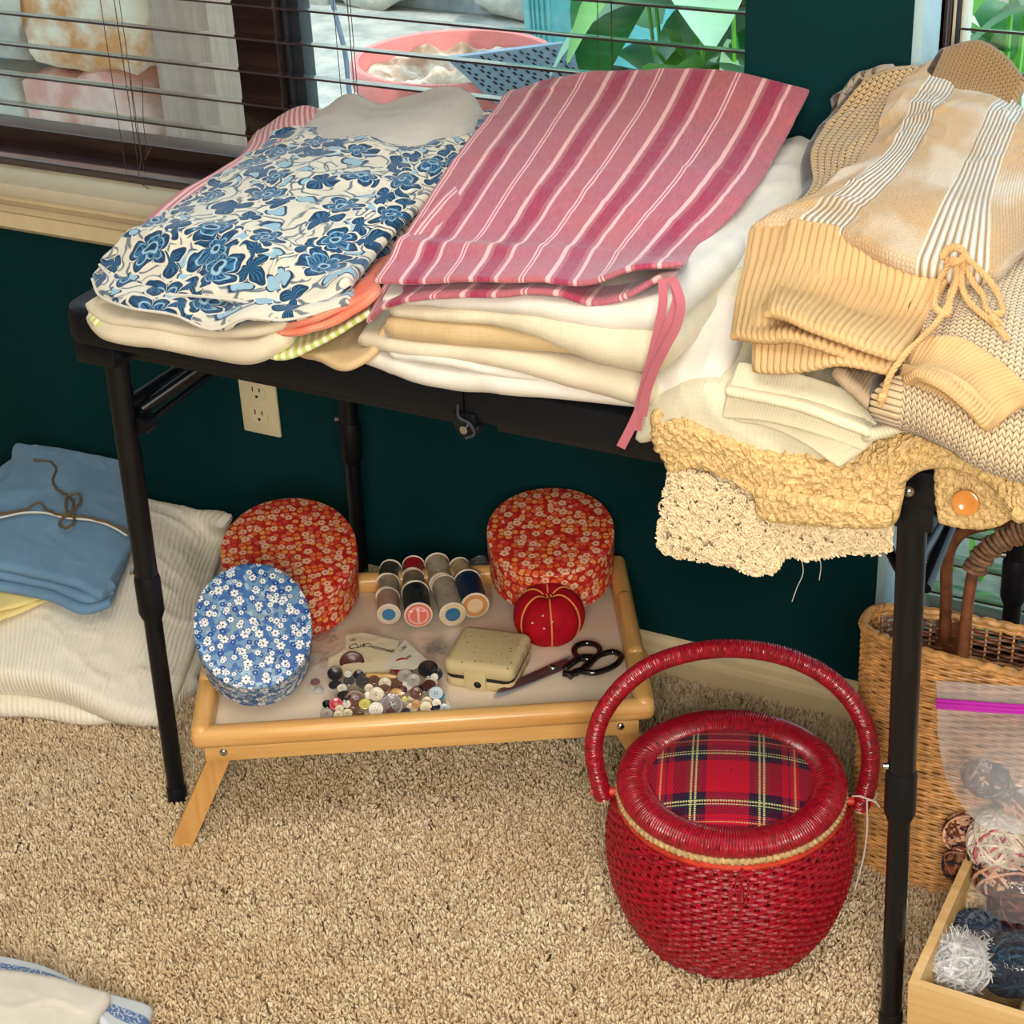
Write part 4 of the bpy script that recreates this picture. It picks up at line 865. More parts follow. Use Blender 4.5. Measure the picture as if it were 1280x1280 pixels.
# fluffy
fc = thing('boucle_scarf', 'fluffy cream boucle knit hanging below the golden cardigan over the table edge', 'knitwear', D(960, 600, 1.45)-np.array([0, 0, 0]))
mb = MB()
slab(mb, [[(830, 682, 1.455), (870, 690, 1.45), (910, 698, 1.447), (940, 710, 1.445), (962, 708, 1.445), (972, 690, 1.448)], [(836, 630, 1.455), (900, 640, 1.45), (970, 660, 1.448)], [(846, 572, 1.455), (900, 590, 1.452), (970, 625, 1.45)]], t=.014, nu=130, nv=110, wr=.003, seed=81, disp=rough(.004, 230))
slab(mb, [[(965, 690, 1.452), (1010, 690, 1.45), (1060, 682, 1.45), (1106, 680, 1.455)], [(965, 660, 1.452), (1030, 664, 1.45), (1108, 662, 1.455)], [(960, 630, 1.455), (1030, 640, 1.453), (1104, 645, 1.457)]], t=.012, nu=110, nv=60, wr=.002, seed=82, disp=rough(.004, 230))
part('knit_panel', mb, M_['fluff'], fc)
def loops(mb, P, N, n, amp, r, seed, nn=None):
    R = np.random.RandomState(seed)
    for i in range(n):
        k = R.randint(0, len(P)); p = P[k]; q = [p]
        for s in range(4): q.append(p+R.uniform(-amp, amp, 3)*np.array([1, .5, 1])+(N*amp*.6))
        tube(mb, cat(q, 9), r, 4)
mb = MB(); e1 = cat([D(*p) for p in [(842, 590, 1.448), (832, 640, 1.448), (830, 682, 1.448), (870, 692, 1.443), (910, 700, 1.44), (945, 711, 1.438), (965, 708, 1.438), (975, 690, 1.44), (1010, 692, 1.443), (1060, 684, 1.443), (1107, 680, 1.448), (1107, 650, 1.448)]], 200)
loops(mb, e1, np.array([0, -.3, -.5]), 420, .006, .0011, 3)
R = np.random.RandomState(9); Pf = np.array([D(R.uniform(836, 1100), R.uniform(590, 700), 1.438) for i in range(2500)])
def infl(p):
    x, y = p; lo = np.interp(x, [830, 870, 910, 945, 965, 975, 1010, 1060, 1107], [682, 692, 700, 711, 708, 690, 690, 682, 678]); hi = np.interp(x, [840, 900, 960, 1100], [580, 600, 645, 655]); return hi < y < lo
R = np.random.RandomState(9); Pf = np.array([D(a, b, 1.439) for a, b in zip(R.uniform(836, 1103, 3600), R.uniform(585, 706, 3600)) if infl((a, b))])
loops(mb, Pf, np.array([0, -.35, 0]), 1500, .0048, .0010, 4); part('yarn_loops', mb, M_['fluff'], fc, kind='stuff')
for pts in ([(1000, 692, 1.45), (1004, 715, 1.45), (996, 735, 1.45), (990, 752, 1.45)], [(1022, 690, 1.45), (1026, 705, 1.45), (1024, 725, 1.45)]):
    mb = MB(); tube(mb, cat([Q(p) for p in pts], 14), .0004, 4); part('loose_thread', mb, M_['w_grey'], fc)
# off white knits
cloth1('folded_knit_top', 'off white ribbed knit top folded in the pile, corner pointing down over the golden cardigan', 'knitwear', M_['knit_off'], [
    dict(rows=[[(907, 524, 1.438), (960, 532, 1.432), (1010, 556, 1.428), (1048, 581, 1.424)], [(912, 490, 1.438), (990, 500, 1.43), (1045, 530, 1.428), (1088, 548, 1.43)], [(925, 455, 1.46), (1000, 470, 1.45), (1092, 520, 1.45)]], t=.006, wr=.0015),
    dict(rows=[[(905, 520, 1.436), (955, 524, 1.430), (1020, 540, 1.425), (1078, 560, 1.424)], [(912, 492, 1.436), (990, 500, 1.43), (1092, 535, 1.43)], [(925, 455, 1.46), (1000, 470, 1.45), (1092, 500, 1.45)]], t=.006, wr=.0015)], seed=85)
cloth1('folded_knit_top', 'off white fine knit top folded directly under the sand ribbed sweater', 'knitwear', M_['knit_off'], [
    dict(rows=[[(912, 484, 1.434), (960, 492, 1.428), (1020, 510, 1.422), (1086, 536, 1.42)], [(925, 440, .80), (1000, 445, .81), (1095, 490, .80)], [(940, 390, .82), (1020, 390, .83), (1110, 420, .82)]], t=.010, wr=.002, nu=90),
    dict(rows=[[(1082, 538, 1.424), (1110, 530, 1.422), (1140, 518, 1.42), (1176, 503, 1.42)], [(1085, 515, .79), (1115, 500, .79), (1165, 490, .79)], [(1090, 480, .80), (1160, 470, .80)]], t=.012, wr=.002)], seed=87)
cloth1('knit_cuff', 'taupe ribbed knit bunched under the drawcord end', 'knitwear', M_['taupe'], [
    dict(rows=[[(1055, 462, 1.432), (1078, 485, 1.422), (1105, 505, 1.416), (1148, 508, 1.414)], [(1060, 450, .835), (1110, 450, .84), (1160, 480, .83)], [(1060, 430, .84), (1160, 440, .84)]], t=.014, wr=.003, disp=ribd(.0035, .0015), nu=110)], seed=89)
# lower right herringbone sweater
hs = thing('knit_sweater', 'sand open knit sweater with ribbed cuff at the right front of the pile', 'sweater', Z(1200, 460, .80))
mb = MB(); slab(mb, [[(1125, 468, 1.43), (1165, 485, 1.42), (1205, 505, 1.415), (1240, 528, 1.41), (1300, 545, 1.41)], [(1120, 430, .855), (1190, 420, .872), (1250, 430, .872), (1310, 445, .86)], [(1140, 380, .872), (1220, 365, .885), (1320, 370, .88)], [(1170, 330, .88), (1240, 322, .89), (1330, 310, .89)]], t=.05, nu=90, nv=70, wr=.004, seed=91); part('body', mb, M_['herring'], hs)
mb = MB(); slab(mb, [[(1128, 470, 1.424), (1150, 462, 1.412), (1180, 472, 1.402), (1215, 500, 1.398), (1238, 530, 1.40)], [(1140, 445, .862), (1170, 440, .868), (1210, 455, .868), (1260, 505, .85)], [(1150, 425, .873), (1190, 425, .878), (1240, 450, .872), (1285, 495, .86)]], t=.012, nu=160, nv=26, wr=.001, seed=92, disp=ribd(.0042, .0018)); part('cuff', mb, M_['rib'], hs)
mb = MB(); slab(mb, [[(1120, 478, 1.432), (1150, 490, 1.42), (1190, 510, 1.415), (1232, 532, 1.41)], [(1130, 468, 1.425), (1165, 470, 1.415), (1200, 490, 1.405), (1234, 525, 1.405)]], t=.012, nu=160, nv=16, wr=.001, seed=93, disp=ribd(.0030, .0012)); part('inner_cuff', mb, M_['rib'], hs)
# back pieces
cloth1('lace_knit', 'grey beige lacy knit at the back left of the knitwear pile against the wall', 'knitwear', M_['lace'], [
    dict(rows=[[(1030, 200, .87), (1090, 195, .88)], [(1040, 160, .89), (1065, 150, .90), (1100, 150, .90)], [(1050, 118, 2.0), (1068, 100, 2.02), (1100, 88, 2.02)]], t=.03, wr=.006, wf=30)], seed=95)
cloth1('knit_vest', 'brown open knit garment poking up at the back right of the pile before the window', 'knitwear', M_['brownknit'], [
    dict(rows=[[(1140, 150, .92), (1210, 165, .93), (1262, 190, .93)], [(1165, 95, 1.99), (1210, 105, 1.99), (1258, 135, 1.99)], [(1180, 64, 2.03), (1222, 56, 2.035), (1255, 75, 2.035), (1276, 100, 2.03)]], t=.022, wr=.003)], seed=97)
# main sand sweater
sw = thing('knit_sweater', 'sand sweater with ribbed hem and tied drawcord on top of the right pile', 'sweater', Z(1050, 330, .86))
mb = MB(); slab(mb, [[(940, 458, 1.432), (975, 459, 1.424), (1010, 455, 1.42), (1045, 448, 1.418), (1080, 452, 1.414), (1112, 460, 1.412)], [(942, 420, 1.45), (1000, 415, 1.45), (1110, 440, 1.44)], [W(Z(950, 360, .85)[0], Z(950, 360, .85)[1], .85), (1130, 400, .86)]], t=.009, nu=200, nv=40, wr=.002, seed=101, disp=ribd(.0075, .0026)); part('hem', mb, M_['rib'], sw)
mb = MB(); slab(mb, [[(918, 412, 1.452), (950, 418, 1.44), (985, 418, 1.432), (1020, 425, 1.426), (1070, 440, 1.42), (1112, 452, 1.414)], [(930, 345, .862), (1000, 350, .87), (1060, 370, .87), (1140, 390, .87)], [(943, 282, .888), (1010, 275, .896), (1080, 295, .896), (1180, 335, .89)]], t=.011, nu=260, nv=60, wr=.003, seed=102, disp=ribd(.0078, .0030)); part('hem', mb, M_['rib'], sw)
mb = MB(); slab(mb, [[(962, 386, 1.444), (985, 388, 1.436), (1020, 402, 1.426), (1070, 420, 1.416), (1118, 436, 1.408)], [(975, 325, .874), (1040, 330, .882), (1100, 345, .884), (1166, 368, .882)], [(985, 275, .90), (1060, 290, .908), (1120, 315, .906), (1182, 336, .90)]], t=.011, nu=240, nv=60, wr=.0025, seed=103, disp=ribd(.0078, .0030)); part('hem', mb, M_['rib'], sw)
mb = MB(); slab(mb, [[(946, 284, .886), (975, 270, .896), (1005, 262, .90)], [(1010, 242, .888), (1035, 238, .896), (1064, 228, .905)], [(1016, 182, .895), (1050, 180, .905), (1090, 188, .912)], [(1055, 130, .912), (1085, 130, .918), (1116, 138, .926)], [(1078, 102, 2.0), (1112, 90, 2.01), (1148, 84, 2.02)]], t=.03, nu=60, nv=110, wr=.003, seed=104); part('side_panel', mb, M_['openknit'], sw)
mb = MB(); slab(mb, [[(946, 278, .892), (985, 268, .902), (1030, 276, .906), (1075, 298, .908), (1120, 316, .908), (1180, 330, .906), (1240, 334, .904), (1290, 305, .904)], [(1000, 248, .905), (1060, 240, .918), (1130, 252, .925), (1210, 265, .925), (1300, 255, .92)], [(1085, 192, .915), (1140, 192, .928), (1200, 200, .934), (1310, 205, .93)], [(1114, 138, .928), (1160, 132, .94), (1220, 140, .945), (1320, 165, .94)], [(1143, 84, 2.02), (1175, 78, 2.03), (1215, 98, 2.03), (1260, 122, 2.03), (1320, 165, 2.01)]], t=.022, e=.007, nu=150, nv=130, wr=.007, wf=8, seed=105); part('body', mb, M_['knit'], sw)
def cord(pts, r=.0030, n=60, nm='drawcord'):
    P = cat([Q(p) for p in pts], n); mb = MB(); a = np.linspace(0, n*.9, n)
    T, N, B = frames(P)
    for k in range(3):
        aa = a+k*2.09; tube(mb, P+r*.45*(np.cos(aa)[:, None]*N+np.sin(aa)[:, None]*B), r*.62, 6)
    part(nm, mb, M_['cordk'], sw)
cord([(1178, 322, .915), (1185, 312, .922), (1198, 310, .925), (1206, 320, .918), (1196, 328, .916), (1184, 326, .914)], .004)
cord([(1192, 322, .92), (1180, 340, .905), (1171, 365, .897), (1173, 388, .89), (1180, 392, .888), (1188, 368, .893), (1196, 345, .90), (1200, 324, .915)])
cord([(1194, 322, .92), (1196, 348, .902), (1188, 375, .892), (1172, 402, .885), (1150, 425, .885), (1128, 447, .880), (1112, 470, 1.40), (1105, 492, 1.40), (1101, 507, 1.40)], n=90)
cord([(1202, 318, .922), (1222, 335, .91), (1240, 355, .90), (1251, 378, .893), (1251, 392, .89), (1243, 392, .89), (1228, 368, .895), (1212, 345, .902), (1204, 325, .915)])
cord([(1203, 322, .92), (1202, 345, .903), (1206, 368, .895), (1222, 388, .89), (1240, 402, .887), (1250, 412, .885), (1259, 424, .882)])
for pts in ([(1240, 396, .892), (1248, 404, .89)], [(1104, 494, 1.398), (1102, 500, 1.398)]): cord(pts, .0042, 8, 'cord_knot')
# ================================================================== LINENS ON THE FLOOR
cloth1('waffle_blanket', 'white waffle weave blanket folded on the carpet at the left wall', 'blanket', M_['blanket'], [
    dict(rows=[[(-60, 872, .035), (0, 876, .035), (60, 878, .035), (105, 886, .032), (150, 882, .034), (205, 880, .034), (238, 850, .034)], [(-60, 780, .04), (150, 780, .04), (262, 780, .04)], [(-60, 690, .045), (150, 690, .05), (280, 690, .04)]], t=.028, wr=.003),
    dict(rows=[[(-60, 838, .085), (0, 838, .085), (60, 845, .083), (120, 866, .07), (170, 884, .05), (205, 892, .035)], [(-60, 780, .105), (60, 780, .11), (160, 785, .10), (240, 800, .06)], [(-60, 720, .118), (80, 720, .122), (190, 715, .115), (262, 722, .075)], [(-60, 660, .125), (80, 660, .128), (200, 655, .125), (278, 670, .085)], [(-60, 596, 2.025), (100, 610, 2.025), (180, 625, 2.025), (230, 636, 2.025), (277, 657, 2.0)]], t=[.055, .055, .05, .03], e=.012, wr=.006, wf=7, nu=110, nv=100)], seed=111)
cloth1('folded_fabric', 'pale yellow fabric folded beneath the dusty blue bundle', 'cloth', M_['yellow'], [
    dict(rows=[[(-60, 782, .125), (0, 771, .128), (25, 762, .130), (62, 746, .133)], [(-60, 690, .14), (80, 690, .142)], [(-60, 600, .15), (-10, 592, .152), (14, 589, .152), (60, 600, .15)]], t=.007, wr=.002, wf=20),
    dict(rows=[[(-60, 772, .135), (0, 760, .137), (30, 752, .138), (56, 742, .138)], [(-60, 690, .148), (80, 690, .148)], [(-60, 594, .158), (12, 586, .160), (60, 596, .158)]], t=.007, wr=.002, wf=20)], seed=113)
bb = thing('folded_garment', 'dusty blue folded garment tied with brown twine on the white blanket', 'clothing', Z(90, 660, .15))
mb = MB(); slab(mb, [[(-80, 722, .155), (0, 730, .155), (60, 742, .152), (112, 757, .148), (132, 750, .15)], [(-80, 650, .165), (60, 650, .168), (160, 672, .158)], [(5, 590, .17), (80, 580, .172), (158, 600, .168)]], t=.014, seed=115, wr=.002)
slab(mb, [[(-80, 712, .170), (0, 716, .170), (60, 727, .167), (120, 744, .160), (136, 735, .162)], [(-80, 650, .178), (60, 650, .182), (162, 668, .17)], [(15, 575, .185), (80, 572, .188), (156, 592, .182)]], t=.013, seed=116, wr=.002); part('lower_fold', mb, M_['blue'], bb)
mb = MB(); slab(mb, [[(-80, 695, .186), (0, 702, .186), (55, 713, .184), (100, 726, .178), (128, 738, .170), (136, 728, .172)], [(-80, 640, .198), (0, 640, .200), (60, 640, .203), (115, 652, .198), (163, 664, .182)], [(8, 600, .204), (80, 600, .207), (158, 622, .192)], [(22, 556, .205), (88, 563, .206), (153, 578, .196)]], t=.016, seed=117, wr=.0025, wf=10, nu=100, nv=90); part('upper_fold', mb, M_['blue'], bb)
mb = MB(); tube(mb, cat([Q(p) for p in [(-80, 660, .202), (0, 647, .206), (30, 641, .209), (55, 641, .209), (80, 647, .209), (118, 651, .205), (145, 661, .198), (159, 670, .190)]], 60), .0017, 8); part('piping', mb, M_['w_white'], bb, label='thin white piping line')
def twine(pts, r=.0019, n=50):
    mb = MB(); P = cat([Q(p) for p in pts], n); P = P+.0006*np.stack([np.sin(np.arange(n)*1.9), np.cos(np.arange(n)*1.7), np.sin(np.arange(n)*1.3)], -1); tube(mb, P, r, 7); part('twine', mb, M_['twine'], bb)
twine([(-60, 650, .207), (0, 642, .211), (30, 637, .212), (48, 629, .216), (60, 638, .213), (75, 643, .214), (100, 645, .211), (130, 652, .206), (160, 664, .193), (163, 668, .18)])
twine([(42, 575, .211), (62, 577, .211), (70, 585, .211), (66, 600, .212), (72, 612, .213), (86, 620, .215), (92, 630, .217), (88, 642, .218)])
twine([(86, 643, .216), (82, 630, .217), (87, 619, .218), (97, 617, .218), (101, 624, .217), (96, 634, .217), (86, 643, .217)])
twine([(86, 643, .217), (76, 650, .215), (75, 657, .213), (83, 660, .213), (91, 655, .214), (92, 646, .216), (87, 642, .217)])
lc = thing('lace_tablecloth', 'white cloth with blue embroidered edge in the near left corner', 'cloth', Z(60, 1260, .0))
mb = MB(); slab(mb, [[(-60, 1330, .075), (60, 1330, .075), (150, 1330, .07)], [(-60, 1260, .078), (60, 1265, .078), (110, 1270, .076)], [(-60, 1212, .078), (0, 1216, .078), (60, 1224, .077), (127, 1242, .072)]], t=.02, seed=121, wr=.003); part('body', mb, M_['w_white'], lc)
mb = MB(); slab(mb, [[(-60, 1216, .066), (0, 1222, .066), (60, 1232, .066), (110, 1250, .062), (150, 1290, .06), (170, 1300, .055)], [(-60, 1190, .055), (0, 1196, .055), (50, 1208, .054), (110, 1234, .05), (150, 1246, .046), (184, 1258, .04)]], t=.016, seed=122, wr=.002)
g = G('blue_embroidered_edge'); x = g.xyz(g.uv()); n_ = g.noise(g.uv(), 260, 3)
c_ = g.mix(g.m('MULTIPLY', g.band(x[1], .026, .010, .1), g.step(n_, .38, .52)), srgb(214, 222, 230), srgb(96, 128, 184)); g.bump(n_, .4, .001); g.fin(c_, .85, .1)
part('border', mb, g.mat, lc, label='blue embroidered border')

# ================================================================== BED TRAY
TZ = .2; FL_, FR_, BR_ = Z(236, 920, TZ), Z(820, 882, TZ), Z(775, 693, TZ)
ex = (FR_-FL_)/np.linalg.norm(FR_-FL_); ey = np.array([-ex[1], ex[0], 0]); ez = np.array([0, 0, 1.]); TL_ = np.linalg.norm(FR_-FL_); TW_ = (BR_-FR_) @ ey
TA = math.atan2(ex[1], ex[0]); TO = np.array([FL_[0], FL_[1], 0])
tray = thing('bed_tray', 'light pine bed tray with splayed legs holding sewing things under the table', 'tray', TO, (0, 0, TA))
def lp(mb, nm, mats, **k): return part(nm, mb, mats, tray, world=False, **k)
r_ = .026; PZ = .176
for nm, P, m_ in (('front_rail', [(.012, .013), (TL_-.012, .013)], 'pine'), ('back_rail', [(.012, TW_-.013), (TL_-.012, TW_-.013)], 'pine')):
    mb = MB(); box(mb, (P[0][0]-.012, P[0][1]-.013, TZ-.026), (P[1][0]+.012, P[0][1]+.013, TZ+.002), .011, seg=4); lp(mb, nm, M_[m_])
for x0 in (.013, TL_-.013):
    mb = MB(); box(mb, (x0-.013, .004, TZ-.024), (x0+.013, TW_-.004, TZ+.006), .011, seg=4)
    box(mb, (x0-.011, TW_*.30, TZ-.01), (x0+.011, TW_*.70, TZ+.012), .010, seg=4); lp(mb, 'side_rail', M_['pine_y'])
mb = MB(); box(mb, (.02, .02, PZ-.008), (TL_-.02, TW_-.02, PZ), .001); lp(mb, 'panel', M_['tray_panel'])
for y0 in (.010, TW_-.022):
    mb = MB(); box(mb, (.014, y0, TZ-.050), (TL_-.020, y0+.012, TZ-.024), .002); s_ = lp(mb, 'skirt', M_['pine'])
    for bx_ in (.038, TL_-.044):
        mb = MB(); lathe(mb, [(.0001, .003), (.003, .0026), (.005, .001), (.0055, 0)], 16); mb.xf(Matrix.Translation((bx_, y0, TZ-.036)) @ Matrix.Rotation(PI/2, 4, 'X'))
        part('bolt', mb, M_['chrome'], s_, world=False)
# legs: foot of the front left one found on the carpet
ft = Z(222, 1080, .004)-TO; fx = ft @ ex
for sx, bx_ in ((-1, .038), (1, TL_-.044)):
    for y0 in (.0225, TW_-.034):
        x1 = bx_+sx*abs(fx-.038); mb = MB(); d = np.array([x1-bx_, 0, .004-(TZ-.036)]); L = np.linalg.norm(d); d /= L; pz = np.array([-d[2], 0, d[0]])
        V = []; w2 = .0135
        a = np.linspace(0, PI, 9); out = [(-w2*math.cos(t_), -w2*math.sin(t_)) for t_ in a]+[(w2, L-.012), (w2*.55, L), (-w2*.55, L), (-w2, L-.012)]
        c0 = np.array([bx_, y0, TZ-.036]); n = len(out)
        for yy in (0, .011): V += [c0+pz*o[0]+d*o[1]+np.array([0, yy, 0]) for o in out]
        mb.add(V, [[i, (i+1) % n, n+(i+1) % n, n+i] for i in range(n)]+[list(range(n-1, -1, -1)), list(range(n, 2*n))]); lp(mb, 'leg', wood('light_pine_leg', (226, 178, 108), (206, 150, 84), .5, .35, 2) if 'leg_m' not in globals() else leg_m, smooth=False)
# ---- floral boxes
RH = np.array([.889, .458, 0]); RH /= np.linalg.norm(RH)
def sup(a, b, n, e=2.08):
    t = np.linspace(0, 2*PI, n, endpoint=False); c, s = np.cos(t), np.sin(t)
    return np.stack([a*np.sign(c)*np.abs(c)**(2/e), b*np.sign(s)*np.abs(s)**(2/e)], -1)
def floral_box(name, label, top, a, b, h, tilt, mat, rx, yaw=0, group=None, uvo=(0, 0)):
    az = math.atan2(rx[1], rx[0])+yaw; R = Matrix.Rotation(tilt, 3, Vector(rx)) @ Matrix.Rotation(az, 3, 'Z')
    base = np.array(top)-np.array(R @ Vector((0, 0, h)))
    t = thing(name, label, 'box', base, R.to_euler(), group)
    def shell(a, b, z0, z1, inset_top, nm, topface):
        mb = MB(); n = 96; O = sup(a, b, n); per = np.concatenate([[0], np.cumsum(np.linalg.norm(np.diff(O, axis=0), axis=1))])
        # side
        zz = [z0, (z0+z1)/2, z1-.003]; sc = [1, 1, 1]
        V = []; UV = []
        for z in zz: V.append(np.column_stack([O, np.full(n, z)])); UV.append(np.column_stack([per+uvo[0], np.full(n, z+uvo[1]+.3)]))
        mb.add(np.concatenate(V), grid_faces(3, n, wrap_u=True)[[i for i in range(2*n) if i % n != n-1]], np.concatenate(UV))
        mb.f += [[2*0*n+n-1, 0, n, 2*n-1], [2*n-1, n, 2*n, 3*n-1]]; mb.m += [0, 0]
        V = []; UV = []
        for s, z in ((1, z1-.003), (.997, z1-.0008), (.985, z1), (.6, z1+.0005), (.2, z1+.0006)): V.append(np.column_stack([O*s, np.full(n, z)])); UV.append(O*s+np.array(uvo))
        o = mb.n; mb.add(np.concatenate(V), grid_faces(5, n, wrap_u=True), np.concatenate(UV)); mb.f.append(list(range(o+4*n, o+5*n))); mb.m.append(0)
        o = mb.n; mb.add(np.column_stack([O, np.full(n, z0)]), [list(range(n-1, -1, -1))], O)
        return part(nm, mb, mat, t, world=False, auto=50)
    shell(a-.0018, b-.0018, 0, h-.02, 0, 'box_base', 0); shell(a, b, h-.030, h, 0, 'lid', 1)
    return t
floral_box('floral_box', 'red floral oval box at the back left of the tray, partly behind the blue one', Z(361, 687, .262), .0945, .118, .064, math.radians(9), M_['boxred'], np.array([.80, .60, 0]))
floral_box('floral_box', 'red floral round box at the back right of the tray behind the pincushion', Z(688, 662, .273), .0885, .098, .070, math.radians(8), M_['boxred'], np.array([.889, .458, 0]), uvo=(.31, .17))
floral_box('floral_box', 'blue floral oval box leaning on the red one at the front left of the tray', Z(316, 781, .287), .0745, .088, .062, math.radians(33), M_['boxblue'], np.array([.785, .62, 0]))
# ---- thread spools in their bag
def spool(f, b, r, colr, end, lab, name='thread_spool'):
    r *= 1.13; z = PZ+.003+r; A = Z(f[0], f[1], z); B = Z(b[0], b[1], z); d = B-A; L = max(np.linalg.norm(d), .022); d /= np.linalg.norm(d)
    t = thing(name, lab, 'spool', A-np.array([0, 0, r]), group='thread spools in the clear bag')
    R = Vector(d).to_track_quat('Z', 'Y').to_matrix().to_4x4(); X = Matrix.Translation(Vector(A)) @ R
    mb = MB(); n = 24; prof = []
    for k in range(n+1): prof.append((r*(.93+.012*(k % 2)), .0025+(L-.005)*k/n))
    lathe(mb, prof, 28); mb.xf(X); part('thread', mb, solidm('thread_%d_%d_%d' % colr, colr, rough=.45, spec=.4, var=.08, vs=80), t)
    for z0 in (0, L-.0022):
        mb = MB(); lathe(mb, [(.003, z0), (r*.96, z0), (r, z0+.0005), (r, z0+.0018), (r*.96, z0+.0022), (.003, z0+.0022), (.003, z0)], 28); mb.xf(X); fl_ = part('flange', mb, solidm('spool_plastic', (232, 214, 190), rough=.35), t)
        if z0 == 0 and end:
            mb = MB(); lathe(mb, [(.0001, -.0006), (r*.86, -.0006), (r*.88, 0)], 28); o0 = mb.n; mats = [solidm('end_a_%d_%d_%d' % end[0], end[0], rough=.4), solidm('end_b_%d_%d_%d' % end[1], end[1], rough=.4)]
            lathe(mb, [(.0001, -.0010), (r*.55, -.0010), (r*.57, -.0006)], 28, mi=1) if end[2] != 'bar' else lathe(mb, [(r*.60, -.0009), (r*.72, -.0009)], 28, mi=1)
            if end[2] == 'bar': box(mb, (-r*.09, -r*.6, -.0012), (r*.09, r*.6, -.0006), mi=1)
            mb.xf(X); part('end_label', mb, mats, t)
sp = [((484, 729), (489, 711), .0145, (62, 60, 58), None, 'dark grey thread spool at the back left of the clear bag'),
      ((484, 746), (486, 728), .0145, (176, 158, 130), None, 'beige thread spool behind the rose one, left row in the bag'),
      ((486, 768), (485, 746), .0145, (190, 150, 134), ((226, 206, 178), (40, 126, 170), 'dot'), 'rose beige thread spool with blue end label, front left of the bag'),
      ((516, 722), (517, 706), .0145, (172, 24, 36), None, 'red thread spool at the back of the clear bag'),
      ((517, 738), (517, 722), .0145, (142, 122, 96), None, 'taupe thread spool between the red and the black ones'),
      ((523, 769), (519, 740), .0175, (24, 24, 32), ((236, 110, 100), (238, 190, 172), 'bar'), 'black thread spool with red ring end label at the front of the bag'),
      ((552, 730), (546, 704), .0160, (186, 172, 146), None, 'tall beige thread spool at the back of the bag'),
      ((566, 768), (555, 732), .0165, (186, 172, 150), ((226, 204, 160), (38, 108, 150), 'dot'), 'pale beige thread spool in front of the tall one, beside the navy one'),
      ((583, 724), (573, 708), .0140, (180, 158, 118), None, 'sand thread spool behind the navy one'),
      ((594, 757), (584, 726), .0175, (22, 40, 72), ((214, 150, 88), (238, 206, 160), 'dot'), 'navy thread spool with wooden end at the right of the bag')]
for s in sp: spool(*s)
def film(name, lab, rows, mat, t=.0016, wr=.003, wf=40, seed=1, extra=None):
    mb = MB(); P = resample(rows, 60, 50); P[..., 2] += wr*fbm(P, wf, seed, 3); mb.add(P, grid_faces(50, 60))
    if extra: extra(mb)
    return solo(name, mb, mat, lab, 'bag', auto=80)
def crinkle(c, n, r, seed):
    def f(mb):
        R = np.random.RandomState(seed)
        for i in range(n):
            p = np.array(c); pts = [p+R.uniform(-r, r, 3)*np.array([1, 1, .35])+np.array([0, 0, r*.3]) for k in range(4)]
            ribbon(mb, cat(pts, 10), .010, .0004)
    return f
zt = PZ+.040
film('clear_bag', 'clear plastic bag wrapped over the thread spools on the tray', [[(474, 784, PZ+.004), (500, 790, PZ+.003), (560, 786, PZ+.003), (612, 775, PZ+.003)], [(470, 768, PZ+.020), (500, 768, zt-.004), (560, 764, zt-.004), (606, 752, PZ+.03), (616, 750, PZ+.008)], [(468, 735, PZ+.01), (482, 735, zt-.002), (520, 730, zt), (560, 728, zt), (600, 720, zt-.006), (612, 722, PZ+.01)], [(462, 706, PZ+.006), (500, 704, PZ+.03), (560, 700, PZ+.03), (604, 702, PZ+.006)]], M_['bag'], seed=131, wr=.002,
     extra=lambda mb: (crinkle(Z(463, 725, PZ+.008), 7, .012, 2)(mb), crinkle(Z(598, 708, PZ+.01), 9, .014, 3)(mb)))
